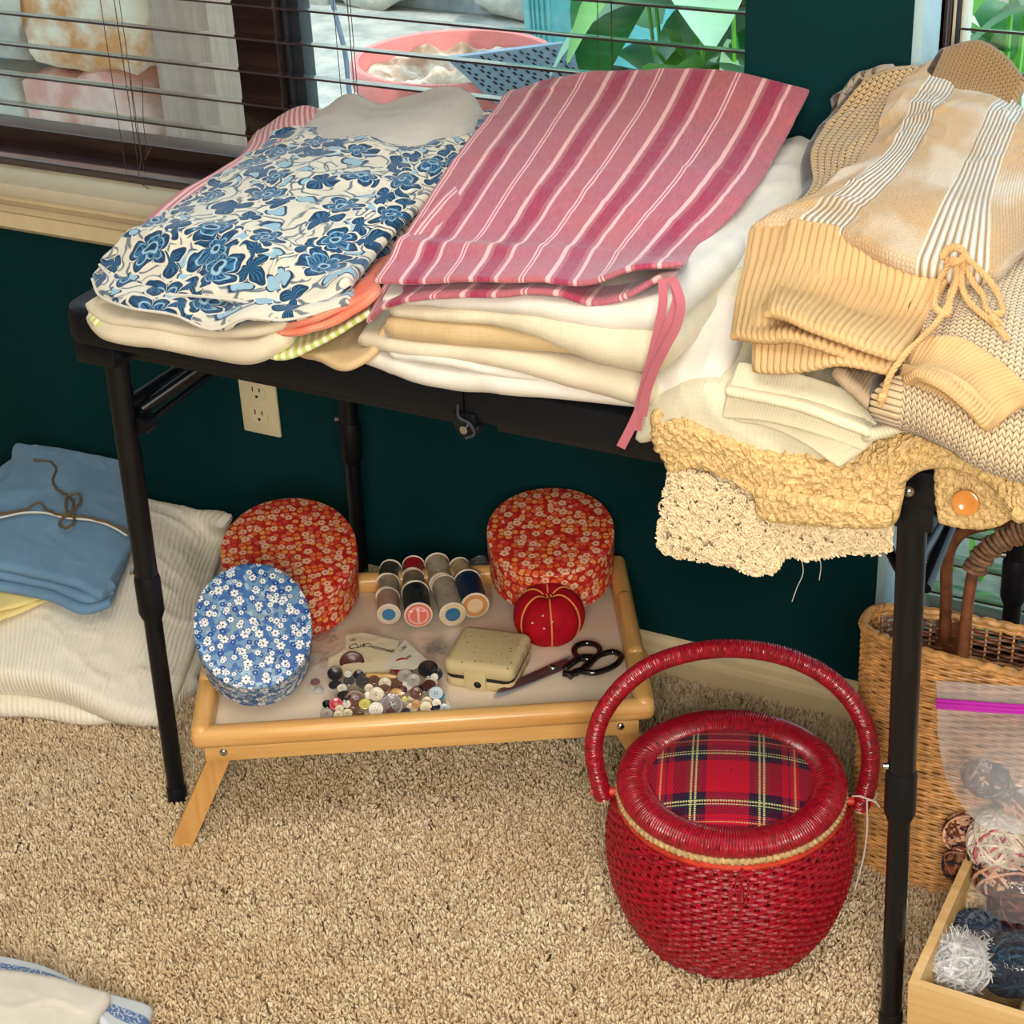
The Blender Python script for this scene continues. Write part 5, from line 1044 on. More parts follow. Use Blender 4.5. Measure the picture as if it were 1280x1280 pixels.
# ---- buttons
def bpos(x, y): return 400+x/8, 780+y/8
blab = {'maroon': (84, 36, 32), 'black': (24, 24, 28), 'white': (232, 226, 212), 'cream': (226, 212, 178), 'dark grey': (70, 66, 68), 'brown': (112, 74, 56), 'crimson': (150, 22, 40), 'red': (192, 46, 58), 'yellow': (226, 214, 110), 'grey': (136, 126, 124), 'tan': (206, 150, 96), 'navy': (22, 30, 60), 'pale blue': (206, 222, 232), 'blue': (60, 140, 176), 'clear grey': (176, 168, 158), 'gold': (208, 156, 84)}
bl = [(320, 390, 112, 'maroon', 1.25), (150, 495, 68, 'black', 1), (385, 510, 48, 'black', 1), (280, 500, 36, 'white', 1), (290, 570, 50, 'dark grey', 1), (150, 610, 58, 'black', .6), (460, 570, 92, 'dark grey', .5), (220, 640, 44, 'white', .8), (490, 640, 40, 'cream', 1), (565, 700, 66, 'cream', 1), (480, 715, 36, 'white', 1), (650, 590, 56, 'cream', .7), (740, 630, 84, 'brown', .8), (640, 660, 60, 'brown', .8), (760, 700, 60, 'gold', 1), (935, 560, 60, 'clear grey', 1), (880, 610, 52, 'white', .8), (1090, 610, 60, 'maroon', .8), (1105, 590, 62, 'white', .4), (1080, 450, 90, 'black', .9), (1160, 500, 60, 'navy', 1), (1145, 530, 34, 'white', .9), (830, 430, 98, 'crimson', .9), (850, 520, 70, 'clear grey', .7), (350, 760, 92, 'brown', 1), (160, 800, 58, 'red', 1), (265, 800, 38, 'white', 1), (195, 845, 38, 'cream', 1), (450, 800, 54, 'yellow', 1), (560, 850, 64, 'white', 1), (720, 810, 100, 'grey', 1), (960, 690, 58, 'brown', .8), (1070, 770, 44, 'cream', 1), (1060, 830, 52, 'cream', 1), (920, 840, 52, 'cream', 1), (1160, 690, 64, 'pale blue', 1.1), (1200, 712, 42, 'blue', 1), (1165, 790, 40, 'white', 1), (1240, 840, 44, 'pale blue', 1), (1150, 830, 46, 'navy', .7), (65, 895, 56, 'clear grey', .8), (185, 905, 42, 'cream', 1), (275, 890, 44, 'cream', 1), (400, 910, 38, 'brown', .8), (70, 800, 42, 'black', 1), (845, 750, 26, 'yellow', 1), (600, 760, 40, 'white', .7), (240, 720, 60, 'black', .6), (700, 880, 40, 'brown', .6), (960, 800, 40, 'tan', .7), (1040, 640, 50, 'black', .7), (540, 560, 50, 'brown', .7), (330, 860, 34, 'brown', .8), (860, 870, 36, 'dark grey', .8), (820, 660, 46, 'maroon', .7)]
def where(x, y):
    return ('lower' if y > 740 else 'middle' if y > 560 else 'upper')+' '+('left' if x < 420 else 'centre' if x < 850 else 'right')
bproto = {}; bobs = []
for i, (x, y, r, cn, tv) in enumerate(bl):
    px, py = bpos(x, y); rr = r/8*2.33/2298*1.16
    z = PZ+.006+.010*max(0, min(1, (860-y)/300))+(.004 if i % 2 else 0)+.004*tv
    c = Z(px, py, z); tl_ = math.radians(30*tv+random.uniform(-12, 12))
    if cn not in bproto:
        t = bpy.data.objects.new('button', None)
        mb = MB(); lathe(mb, [(.0001, -.10), (.85, -.10), (1, -.02), (1, .08), (.92, .16), (.80, .16), (.66, .07), (.0001, .05)], 26)
        m1 = mesh('button_disc', mb, solidm('button_'+cn.replace(' ', '_'), blab[cn], rough=.22, spec=.5, var=.06, vs=100, coat=.4), True, None, 40)
        mb = MB()
        for k in range(4): a_ = PI/4+k*PI/2; lathe(mb, [(.0001, .075), (.085, .075), (.09, .05)], 8, (.22*math.cos(a_), .22*math.sin(a_), 0))
        bproto[cn] = (m1, mesh('button_holes', mb, M_['slot'], False))
    tw = Vector((-c[0], -c[1], 0)).normalized(); axis = Vector((0, 0, 1)).cross(tw)
    Rm = Matrix.Rotation(tl_, 3, axis) @ Matrix.Rotation(random.uniform(0, 3), 3, 'Z')
    o = bpy.data.objects.new('button', bproto[cn][0]); COL.objects.link(o); o.location = c; o.rotation_euler = Rm.to_euler(); o.scale = (rr, rr, rr*.8 if tv > .7 else rr)
    size = 'large' if r > 80 else 'small' if r < 45 else 'medium'
    tag(o, '', 'button', 'buttons in the clear bag on the tray'); bobs.append((o, size, cn, where(x, y), x))
    if r >= 38 and cn not in ('maroon', 'gold', 'crimson'):
        h_ = bpy.data.objects.new('thread_holes', bproto[cn][1]); COL.objects.link(h_); h_.parent = o
        if cn in ('black', 'dark grey', 'navy'): pass
from collections import defaultdict
bd_ = defaultdict(list)
for o, s_, c_, w_, x_ in bobs: bd_[(s_, c_, w_)].append((x_, o))
for (s_, c_, w_), L_ in bd_.items():
    L_.sort(key=lambda q: q[0])
    for k, (x_, o) in enumerate(L_):
        pre = '' if len(L_) == 1 else ('leftmost ' if k == 0 else 'rightmost ' if k == len(L_)-1 else 'middle ')
        o['label'] = '%s%s %s button in the clear bag, %s of the pile' % (pre, s_, c_, w_)
mb = MB(); A = Z(458, 844, PZ+.022); B = Z(496, 846, PZ+.022); P = np.array([A+(B-A)*t_ for t_ in np.linspace(0, 1, 14)])
tube(mb, P, [.0030, .0034, .0034, .0036, .0040, .0044, .0044, .0036, .0044, .0044, .0036, .0030, .0024, .0018], 12); solo('toggle_button', mb, M_['pine'], 'tan wooden toggle lying across the button pile', 'toggle')
mb = MB(); A = Z(511, 872, PZ+.012); B = Z(538, 882, PZ+.010); P = np.array([A+(B-A)*t_ for t_ in np.linspace(0, 1, 10)]); tube(mb, P, [.0034, .0036, .0026, .0020, .0018, .0018, .0020, .0026, .0036, .0030], 10); solo('toggle_button', mb, solidm('button_cream', blab['cream']), 'cream bone shaped toggle at the lower right of the button pile', 'toggle')
def text(s, size, origin, exv, eyv, mat, parent, nm='lettering', shear=0.):
    cu = bpy.data.curves.new(nm, 'FONT'); cu.body = s; cu.size = size; cu.shear = shear; cu.extrude = .00012; cu.resolution_u = 3
    ob = bpy.data.objects.new(nm, cu); COL.objects.link(ob); dg = bpy.context.evaluated_depsgraph_get(); me = bpy.data.meshes.new_from_object(ob.evaluated_get(dg)); bpy.data.objects.remove(ob)
    ob = bpy.data.objects.new(nm, me); COL.objects.link(ob); me.materials.clear(); me.materials.append(mat)
    e1 = Vector(exv).normalized(); e3 = e1.cross(Vector(eyv)).normalized(); e2 = e3.cross(e1)
    ob.parent = parent; loc = Vector(origin)-parent.location+e3*.0006
    ob.matrix_basis = Matrix(((e1.x, e2.x, e3.x, loc.x), (e1.y, e2.y, e3.y, loc.y), (e1.z, e2.z, e3.z, loc.z), (0, 0, 0, 1))); return ob
def card(nm, lab, pts, zz, mat):
    P = [Z(*bpos(x, y), z) for (x, y), z in zip(pts, zz)]; n = len(P); dn = np.array([0, 0, .0012])
    mb = MB(); mb.add([p-dn for p in P]+P, [list(range(n-1, -1, -1)), list(range(n, 2*n))]+[[i, (i+1) % n, n+(i+1) % n, n+i] for i in range(n)]); return solo(nm, mb, mat, lab, 'card', smooth=False)
zc = PZ+.020; zb_ = PZ+.026
cpts = [(75, 500), (85, 340), (190, 290), (255, 240), (255, 112), (440, 84), (795, 172), (690, 480)]
def zcard(x, y): return zc+(480-y)/400*.006
c1 = card('button_card', 'ivory sewing card with script lettering behind the button pile', cpts, [zcard(*p) for p in cpts], M_['card'])
def cp(x, y): return Z(*bpos(x, y), zcard(x, y)+.0006)
text('Cut', .0150, cp(272, 256), cp(400, 240)-cp(272, 256), cp(272, 150)-cp(272, 256), M_['ink'], c1, shear=.4)
text('Costumakers', .0108, cp(420, 218), cp(680, 280)-cp(420, 218), cp(440, 120)-cp(420, 218), M_['ink'], c1, shear=.4)
text('LES', .006, cp(295, 170), cp(345, 168)-cp(295, 170), cp(295, 100)-cp(295, 170), M_['ink'], c1)
dpts = [(640, 440), (700, 330), (850, 155), (1092, 376), (930, 450)]
c2 = card('button_card', 'small white button card standing on its corner behind the crimson button', dpts, [zcard(*p)+.003 for p in dpts], solidm('white_card', (232, 222, 202), rough=.7))
text('1.00', .008, Z(*bpos(810, 285), zcard(810, 285)+.0036), cp(880, 225)-cp(810, 285), cp(790, 200)-cp(810, 285), M_['ink'], c2)
text('40', .007, Z(*bpos(880, 350), zcard(880, 350)+.0036), cp(930, 320)-cp(880, 350), cp(860, 300)-cp(880, 350), M_['ink'], c2)
film('clear_bag', 'clear plastic bag holding the loose buttons and cards on the tray', [[(400, 893, PZ+.003), (450, 894, PZ+.004), (520, 892, PZ+.004), (566, 886, PZ+.003)], [(402, 870, PZ+.018), (450, 868, PZ+.030), (520, 866, PZ+.030), (560, 862, PZ+.018)], [(400, 830, PZ+.020), (450, 830, PZ+.040), (520, 830, PZ+.040), (558, 828, PZ+.018)], [(394, 790, PZ+.012), (450, 785, PZ+.032), (510, 784, PZ+.032), (560, 795, PZ+.010)]], M_['bag'], seed=133, wr=.003, wf=45,
     extra=lambda mb: (crinkle(Z(545, 812, PZ+.016), 8, .014, 5)(mb), crinkle(Z(405, 800, PZ+.016), 6, .014, 6)(mb)))
film('clear_bag', 'small clear bag with dark snaps beside the blue box', [[(380, 868, PZ+.004), (405, 872, PZ+.004)], [(385, 840, PZ+.014), (408, 842, PZ+.016)], [(392, 810, PZ+.010), (412, 808, PZ+.010)]], M_['bag2'], seed=135, wr=.003, wf=60)
for k, (x, y, cc, l_) in enumerate(((394, 852, (120, 30, 34), 'dark red snap in the small bag by the blue box'), (398, 862, (190, 190, 190), 'silver snap in the small bag by the blue box'))):
    mb = MB(); c = Z(x, y, PZ+.005); lathe(mb, [(.0001, .003), (.003, .0028), (.006, .001), (.0065, -.001), (.0001, -.001)], 18, tuple(c)); solo('snap_button', mb, solidm('snap%d' % k, cc, rough=.2), l_, 'snap')
# ---- dotted case
A = Z(556, 858, PZ); B = Z(634, 869, PZ); C_ = Z(661, 830, PZ); u1 = (B-A)/np.linalg.norm(B-A); u2 = np.array([-u1[1], u1[0], 0]); Lc = np.linalg.norm(B-A)+.008; Wc = (C_-B) @ u2+.014
g = G('dotted_tan_leatherette'); vo = g.vor(g.vm('MULTIPLY', g.obj(), (1, 1, .001)), 130, dims='3D', rnd=.5); col_ = g.mix(g.step(vo[0], .17, .13), srgb(206, 186, 138), srgb(84, 60, 38)); g.bump(g.noise(g.obj(), 300, 2), .2, .0005); dotm = g.fin(col_, .5, .4)
dc = thing('sewing_case', 'tan dotted snap case between the button bag and the pincushion', 'case', A, (0, 0, math.atan2(u1[1], u1[0])))
def rbox(z0, z1, ins, nm, mat, grow=0):
    mb = MB(); loft(mb, rrect(-grow, Lc+grow, -grow, Wc+grow, .012), [(.004, z0), (0, z0+.004), (0, z1-.006), (.003, z1-.002), (.009, z1)]); return part(nm, mb, mat, dc, world=False, auto=50)
rbox(0, .020, 0, 'case_body', dotm); rbox(.0185, .0205, 0, 'gap_shade', M_['slot'], -.001); lid_ = rbox(.019, .041, 0, 'lid', dotm, .0012)  # dark strip in the groove stands for shade between body and lid
mb = MB(); box(mb, (Lc*.30, -.0035, .004), (Lc*.62, .004, .030), .002); part('flap', mb, dotm, dc, world=False)
mb = MB(); lathe(mb, [(.0001, .003), (.003, .0026), (.0045, .001), (.005, 0)], 16); mb.xf(Matrix.Translation((Lc*.50, -.0035, .012)) @ Matrix.Rotation(PI/2, 4, 'X')); part('snap', mb, M_['black'], dc, world=False)
# ---- pincushion
pcn = Z(688, 812, PZ); tw = np.array([-pcn[0], -pcn[1], 0]); tw /= np.linalg.norm(tw); pcn = pcn-tw*.030
pcu = thing('pincushion', 'red velvet tomato pincushion with gold threads on the tray', 'pincushion', pcn)
def tomato(th, ph, s=1.0):
    k = 6; r = .0455*s*(1-.075*np.abs(np.cos(k/2*th))**8*np.sin(ph)**.5); z = .036*s*np.cos(ph)
    rr = r*np.sin(ph)**.75; z = z-.010*np.exp(-(rr/.012)**2)*np.sign(z)
    return 1.06*np.stack([rr*np.cos(th), rr*np.sin(th), z+.034], -1)
mb = MB(); TH, PH = np.meshgrid(np.linspace(0, 2*PI, 96, endpoint=False), np.linspace(.001, PI-.001, 50)); mb.add(tomato(TH, PH), grid_faces(50, 96, wrap_u=True)); part('cushion', mb, M_['velvet'], pcu, world=False)
for k in range(6):
    ph = np.linspace(.08, PI-.3, 40); th = np.full(40, k*PI/3) + .02
    mb = MB(); tube(mb, tomato(th, ph, 1.012), .0012, 6); part('gold_thread', mb, M_['gold'], pcu, world=False)
mb = MB()
for k in range(3): a = k*2.1; tube(mb, cat([np.array([0, 0, .058]), np.array([.006*math.cos(a), .006*math.sin(a), .063]), np.array([.003*math.cos(a+1), .003*math.sin(a+1), .067])], 10), .0012, 6)
part('thread_knot', mb, M_['gold'], pcu, world=False)
for a, e in ((-1.3, .9), (-1.0, 1.15), (-1.6, 1.2), (-1.25, 1.35)):
    p = tomato(np.array(a), np.array(e), 1.0); mb = MB(); lathe(mb, [(.0001, -.0014), (.0013, -.0006), (.0014, .0004), (.0001, .0014)], 10, tuple(p*1.01)); part('pin_head', mb, solidm('pin_white', (238, 226, 216), rough=.3), pcu, world=False)
# ---- scissors
zs_ = PZ+.006; pv = Z(691, 839, zs_); tip = Z(617, 872, PZ+.004)
sc_ = thing('scissors', 'steel dressmaking scissors with black handles at the front right of the tray', 'scissors', pv)
def blade(tip, back, w, z, mat):
    d = (tip-back); L = np.linalg.norm(d); d /= L; s = np.array([-d[1], d[0], 0]); mb = MB(); V = []
    for t_, wa, wb in ((0, .4, .5), (.25, .5, .55), (.55, .45, .48), (.85, .3, .34), (.97, .16, .16), (1, .02, .02)):
        p = back+d*L*t_; V += [p-s*w*wa+[0, 0, z], p+s*w*wb+[0, 0, z-.0012], p+s*w*wb+[0, 0, z+.0004], p+[0, 0, z+.0022], p-s*w*wa+[0, 0, z+.0004]]
    mb.add(V, grid_faces(6, 5, wrap_u=True)); mb.f.append([0, 1, 2, 3, 4]); mb.m.append(0); return part('blade', mb, mat, sc_, auto=20)
blade(tip, Z(716, 824, zs_), .020, .001, M_['steel']); blade(Z(622, 869, PZ+.004)+[0, 0, .002], Z(712, 830, zs_), .018, .004, M_['steel_d'])
mb = MB(); lathe(mb, [(.0001, .0105), (.004, .0095), (.006, .007), (.006, .002)], 20, tuple(pv)); part('pivot_screw', mb, M_['chrome'], sc_)
def ring(pts, r): 
    mb = MB(); tube(mb, cat([Z(a_, b_, zs_+.005) for a_, b_ in pts], 60, closed=True), r, 12, closed=True); return part('handle_loop', mb, M_['gloss_black'], sc_)
h1 = ring([(718, 812), (724, 806), (735, 804), (746, 807), (750, 814), (746, 820), (734, 824), (722, 821)], .0042)
h2 = ring([(728, 839), (740, 826), (755, 817), (768, 815), (776, 820), (772, 829), (758, 837), (742, 841)], .0042)
for p in ([(706, 836), (716, 828), (728, 822), (742, 822)], [(704, 842), (714, 843), (726, 838), (744, 822)], [(712, 846), (720, 840), (730, 838)]):
    mb = MB(); tube(mb, cat([Z(a_, b_, zs_+.005) for a_, b_ in p], 20), np.linspace(.0045, .0052, 20), 10); part('handle_shank', mb, M_['gloss_black'], sc_)

# ================================================================== RED SEWING BASKET
zl = .213; lcx = Z(914, 974, zl); bx0, by0 = lcx[0], lcx[1]
rb = thing('sewing_basket', 'round crimson woven sewing basket with tartan lid and hoop handle on the carpet', 'basket', (bx0, by0, 0))
rh = np.array([.936, .352, 0])
def woven(prof, nrow, nst, r, amp, mb=None, sx=1, sy=1, e=2, seg=4, ns=6, twist=0, jit=0, rot=0.):
    """rows of strand woven in and out of upright stakes; prof: z -> radius"""
    mb = mb or MB(); nt = nst*seg; th = np.linspace(0, 2*PI, nt, endpoint=False); a = np.linspace(0, 2*PI, ns, endpoint=False)
    zs_ = np.array([p[1] for p in prof]); rs_ = np.array([p[0] for p in prof]); s = np.concatenate([[0], np.cumsum(np.hypot(np.diff(zs_), np.diff(rs_)))])
    for i in range(nrow):
        q = s[-1]*(i+.5)/nrow; R0 = np.interp(q, s, rs_); z0 = np.interp(q, s, zs_)
        rad = R0+amp*np.cos(nst/2*th+PI*i); zz = z0+jit*noise(np.stack([th*8, th*0+i, th*0], -1), 1, 3)
        rr = r*(1+.16*noise(np.stack([th*20, th*0+i*3.1, th*0], -1), 1, 5)) + (0 if not twist else twist*np.sin(th*nst*2.5+i))
        c, sn = np.cos(th), np.sin(th); f = (np.abs(c/1)**e+np.abs(sn)**e)**(-1/e)
        V = np.stack([((rad*f)[:, None]+np.cos(a)[None]*rr[:, None])*c[:, None]*sx, ((rad*f)[:, None]+np.cos(a)[None]*rr[:, None])*sn[:, None]*sy, zz[:, None]+np.sin(a)[None]*rr[:, None]], -1)
        F = grid_faces(nt, ns, wrap_u=True); b = np.arange(ns); k = (nt-1)*ns; F = np.concatenate([F, np.stack([k+b, k+(b+1) % ns, (b+1) % ns, b], -1)]); mb.add(V, F)
    return mb
bprof = [(.100, .003), (.114, .012), (.128, .040), (.139, .075), (.1445, .110), (.1445, .140), (.139, .170), (.130, .192)]
def bpart(nm, mb, mat, **k): return part(nm, mb, mat, rb, world=False, **k)
bpart('woven_body', woven(bprof, 37, 76, .0030, .0014, twist=.0006, jit=.0012), M_['red_cord'], kind='stuff')
mb = MB()
for k in range(76):
    a = 2*PI*(k+.5)/76; P = cat([np.array([(r-.0004)*math.cos(a), (r-.0004)*math.sin(a), z]) for r, z in bprof], 26); ribbon(mb, P, .0046, .0016, up=(math.cos(a), math.sin(a), 0))
bpart('stakes', mb, M_['red_stake'], kind='stuff')
mb = MB(); lathe(mb, [(.0001, .002), (.100, .002), (.112, .008), (.125, .04), (.136, .08), (.140, .13), (.134, .175), (.126, .192)], 64); bpart('liner', mb, solidm('dark_red_lining', (70, 8, 16), rough=.9))
mb = MB(); lathe(mb, [(.126, .188), (.1335, .188), (.135, .192), (.133, .197), (.126, .198)], 96); bpart('rim_band', mb, M_['red_stake'])
def wrapring(R, r, z, wraps, amp, n=12, tilt=.9, arc=None, flat=1.0):
    N = wraps*5; th = np.linspace(0, 2*PI, N, endpoint=False); a = np.linspace(0, 2*PI, n, endpoint=False)
    rr = r+amp*np.cos(th[:, None]*wraps+a[None]*tilt)+amp*.7*noise(np.stack([th[:, None]*60+a*0, a[None]*2+th[:, None]*0, th[:, None]*0+a*0], -1), 1, 2)
    V = np.stack([(R+rr*np.cos(a))*np.cos(th)[:, None], (R+rr*np.cos(a))*np.sin(th)[:, None], z+flat*rr*np.sin(a)], -1); F = grid_faces(N, n, wrap_u=True); b = np.arange(n); k = (N-1)*n
    mb = MB(); mb.add(V, np.concatenate([F, np.stack([k+b, k+(b+1) % n, (b+1) % n, b], -1)])); return mb
bpart('straw_plait', wrapring(.1305, .0042, .200, 110, .0009), M_['straw'], label='pale straw plait under the lid')
bpart('lid_ring', wrapring(.1135, .0200, .211, 230, .0006, 16, flat=.72), M_['red_cord'], label='crimson cord wrapped lid ring')
mb = MB(); rr = np.linspace(.001, .101, 26); z = .2125+.014*(1-(rr/.101)**2.4); lathe(mb, list(zip(rr, z)), 72); V = mb.v[0]
ca, sa = math.cos(.36), math.sin(.36); mb.uv[0] = np.stack([V[:, 0]*ca+V[:, 1]*sa+.004, -V[:, 0]*sa+V[:, 1]*ca], -1); mb.v[0] = V; bpart('tartan_pad', mb, M_['tartan'], label='padded red tartan lid top')
# handle
hp = [(-.150, .180), (-.157, .215), (-.160, .250), (-.152, .292), (-.132, .330), (-.095, .368), (-.045, .390), (.005, .396), (.055, .388), (.100, .365), (.133, .330), (.150, .295), (.158, .255), (.157, .215), (.150, .180)]
P = cat([rh*s_+np.array([.0, 0, z_]) for s_, z_ in hp], 900); T, N, B = frames(P); a = np.linspace(0, 2*PI, 12, endpoint=False); ph = np.arange(900)*2*PI/3.6
r = .0108+.0004*np.cos(ph[:, None]+a[None]*1.5)+.0004*noise(np.stack([np.arange(900)[:, None]*.5+a*0, a[None]*2+np.zeros((900, 1)), np.zeros((900, 12))], -1), 1, 8)
mb = MB(); mb.add(P[:, None]+r[..., None]*(np.cos(a)[None, :, None]*N[:, None]+np.sin(a)[None, :, None]*B[:, None]), grid_faces(900, 12, wrap_u=True)); hd_ = bpart('handle', mb, M_['red_cord'])
for s_ in (-1, 1):
    q = rh*s_*.150+np.array([0, 0, .188]); fw_ = np.array([rh[1], -rh[0], 0])
    mb = MB(); tube(mb, [q-rh*s_*.016, q+rh*s_*.0145], .0052, 12); bpart('handle_peg', mb, M_['red_stake'])
    mb = MB(); tube(mb, [q+rh*s_*0-np.array([0, 0, .004]), q-np.array([0, 0, .014])], .0065, 12); bpart('handle_end', mb, M_['straw'])
# clasp loop
fd = np.array([rh[1], -rh[0], 0]); fd = fd+rh*.10; fd /= np.linalg.norm(fd)
sd = np.array([-fd[1], fd[0], 0]); R0 = .144
mb = MB(); tube(mb, cat([fd*(.138)+[0, 0, .196], fd*.142+sd*-.007+[0, 0, .180], fd*.147+sd*-.006+[0, 0, .166], fd*.149+[0, 0, .152], fd*.147+sd*.006+[0, 0, .166], fd*.142+sd*.007+[0, 0, .180], fd*.138+[0, 0, .196]], 40), .0012, 6); bpart('clasp_loop', mb, M_['red_cord'])
mb = MB(); tube(mb, [fd*.144+[0, 0, .172], fd*.149+[0, 0, .160]], .0022, 8); bpart('clasp_button', mb, M_['red_cord'])
# tag string
q = rh*.157+np.array([0, 0, .20])
for pts in ([q+[-.014, -.012, 0], q+[-.004, -.016, .006], q+[.010, -.012, .002], q+[.004, .012, .0], q+[-.010, .006, .0]], [q+[.004, -.014, .002], q+[.007, -.016, -.04], q+[.004, -.016, -.09], q+[-.002, -.018, -.13]], [q+[.004, -.014, .002], q+[.014, -.016, .004], q+[.020, -.016, -.002]]):
    mb = MB(); tube(mb, cat(pts, 26), .0011, 6); bpart('white_string', mb, M_['white_string'])

# ================================================================== TALL WICKER BASKET
WX0 = -.508; HLn = .200; HDp = .042; wcx, wcy = WX0+HLn, 1.802; WH = .352
wk = thing('wicker_basket', 'tall honey wicker basket with wrapped hoop handles before the right window', 'basket', (wcx, wcy, 0))
def wpart(nm, mb, mat, **k): return part(nm, mb, mat, wk, world=False, **k)
def oval(th, e=3.2, g=0., z=0):
    c, s = np.cos(th), np.sin(th); f = (np.abs(c)**e+np.abs(s)**e)**(-1/e); return f
NS = 84
def wrows(z0, z1, pitch, r, mat, nm, arc=None, amp=.0013):
    mb = MB(); th = np.linspace(0, 2*PI, NS*4, endpoint=False) if arc is None else np.linspace(arc[0], arc[1], NS*2); f = oval(th); a = np.linspace(0, 2*PI, 6, endpoint=False); k = 0; z = z0
    while z < z1:
        fl = 1+.02*(z/WH); off = amp*np.cos(NS/2*th+PI*k); X = (HLn*fl+off)*f*np.cos(th); Y = (HDp*(1+.1*z/WH)+off)*f*np.sin(th); rr = r*(1+.15*noise(np.stack([th*12, th*0+k, th*0], -1), 1, 4))
        P = np.stack([X, Y, z+.0008*noise(np.stack([th*5, th*0+k, th*0], -1), 1, 9)], -1); nrm = np.stack([np.cos(th), np.sin(th)*3, th*0], -1); nrm /= np.linalg.norm(nrm, axis=1)[:, None]
        V = P[:, None]+rr[:, None, None]*(np.cos(a)[None, :, None]*nrm[:, None]+np.sin(a)[None, :, None]*np.array([0, 0, 1.])); nt = len(th)
        F = grid_faces(nt, 6, wrap_u=True); b = np.arange(6); kk = (nt-1)*6; mb.add(V, np.concatenate([F, np.stack([kk+b, kk+(b+1) % 6, (b+1) % 6, b], -1)]) if arc is None else F); z += pitch; k += 1
    return wpart(nm, mb, mat, kind='stuff')
wrows(.006, .300, .0043, .0021, M_['rattan'], 'woven_wall'); wrows(.303, WH-.010, .0043, .0021, M_['rattan'], 'woven_wall', (PI*.95, PI*2.05)); wrows(.304, WH-.010, .0068, .0019, M_['rattan_dk'], 'open_weave', (PI*.05, PI*.95), .0017)
mb = MB()
for k in range(NS):
    th = 2*PI*(k+.5)/NS; f = float(oval(np.array(th))); w_ = .0024 if k % 7 else .0055
    P = [np.array([HLn*(1+.02*s_)*f*math.cos(th), HDp*(1+.1*s_)*f*math.sin(th), .002+(WH-.004)*s_]) for s_ in np.linspace(0, 1, 5)]
    nn_ = np.array([math.cos(th), 3*math.sin(th), 0]); nn_ /= np.linalg.norm(nn_); ribbon(mb, P, w_, .0022, up=nn_)
wpart('stakes', mb, M_['rattan'], kind='stuff')
for z, r, nm in ((WH, .0055, 'rim'), (WH-.007, .0035, 'rim'), (.004, .0048, 'foot_rim')):
    mb = MB(); th = np.linspace(0, 2*PI, 200, endpoint=False); f = oval(th); P = np.stack([HLn*(1+.02*z/WH)*f*np.cos(th), HDp*(1+.1*z/WH)*f*np.sin(th), z+.0012*np.sin(th*70)], -1); tube(mb, P, r*(1+.12*np.sin(np.arange(200)*1.9)), 8, closed=True); wpart(nm, mb, M_['rattan'])
mb = MB(); loft(mb, sup(HLn*.98, HDp*.95, 60, 3.2), [(0, .003), (0, .008)]); wpart('base', mb, M_['rattan_dk'])
mb = MB(); box(mb, (-.13, HDp-.001, WH-.09), (-.09, HDp+.003, WH+.002), .001); wpart('cane_strap', mb, M_['rattan_dk'])
org = np.array([wcx, wcy, 0])
P = cat([D(1203, 822, 1.762), D(1206, 790, 1.765), D(1212, 740, 1.77), D(1218, 712, 1.775), D(1232, 690, 1.78), D(1255, 674, 1.785), D(1285, 664, 1.79), D(1330, 665, 1.79), D(1385, 720, 1.775), D(1398, 850, 1.762)], 240)-org
mb = MB(); tube(mb, P, .0068, 12); h_ = wpart('handle', mb, M_['rattan_dk'])
T, N, B = frames(P); sl_ = P[62:165]; k = np.arange(len(sl_)); mb = MB(); PP = np.repeat(sl_, 4, 0)
wrapP = []
for i in range(62, 170):
    for j in range(6):
        s_ = i+j/6; a_ = s_*2*PI/3.1; q = P[i]+(P[i+1]-P[i])*j/6; rr_ = .0105+.0015*math.sin(s_*.7); wrapP.append(q+rr_*(math.cos(a_)*N[i]+math.sin(a_)*B[i]))
tube(mb, wrapP, .0030, 5); part('handle_wrap', mb, simple('grey_brown_wrap', (134, 100, 76), .8, .2, var=.25, vs=120), h_, world=False)
P = cat([D(1181, 800, 1.842), D(1183, 745, 1.842), D(1184, 705, 1.842), D(1190, 680, 1.842), D(1205, 664, 1.842), D(1230, 656, 1.842), D(1290, 652, 1.842), D(1360, 680, 1.842), D(1385, 850, 1.842)], 120)-org
mb = MB(); tube(mb, P, .0075, 10); wpart('handle', mb, M_['rattan_dk'])

# ================================================================== CRATE WITH YARN
CZ = .12; c0 = Z(1136, 1227, CZ); cb = Z(1188, 1078, CZ)
CX0, CY0, CY1, CX1 = c0[0], c0[1]-.002, 1.742, .06
cr_ = thing('wooden_crate', 'shallow pine box of bagged yarn at the lower right', 'box', ((CX0+CX1)/2, (CY0+CY1)/2, 0))
def wallq(nm, a, b, inn, th=.010):
    mb = MB(); a = np.array(a); b = np.array(b); inn = np.array(inn); tp = .018
    V = [np.array([*(a+inn*tp), .003]), np.array([*(b+inn*tp), .003]), np.array([*(b+inn*(tp+th)), .003]), np.array([*(a+inn*(tp+th)), .003]), np.array([*a, CZ]), np.array([*b, CZ]), np.array([*(b+inn*th), CZ]), np.array([*(a+inn*th), CZ])]
    mb.add(V, [[3, 2, 1, 0], [4, 5, 6, 7], [0, 1, 5, 4], [1, 2, 6, 5], [2, 3, 7, 6], [3, 0, 4, 7]], np.array(V)[:, :2]); part(nm, mb, M_['crate'], cr_, smooth=False)
wallq('front_board', (CX0, CY0), (CX1, CY0), (0, 1)); wallq('back_board', (CX0, CY1), (CX1, CY1), (0, -1)); wallq('left_board', (CX0, CY0+.010), (CX0, CY1-.010), (1, 0)); wallq('right_board', (CX1, CY0+.010), (CX1, CY1-.010), (-1, 0))
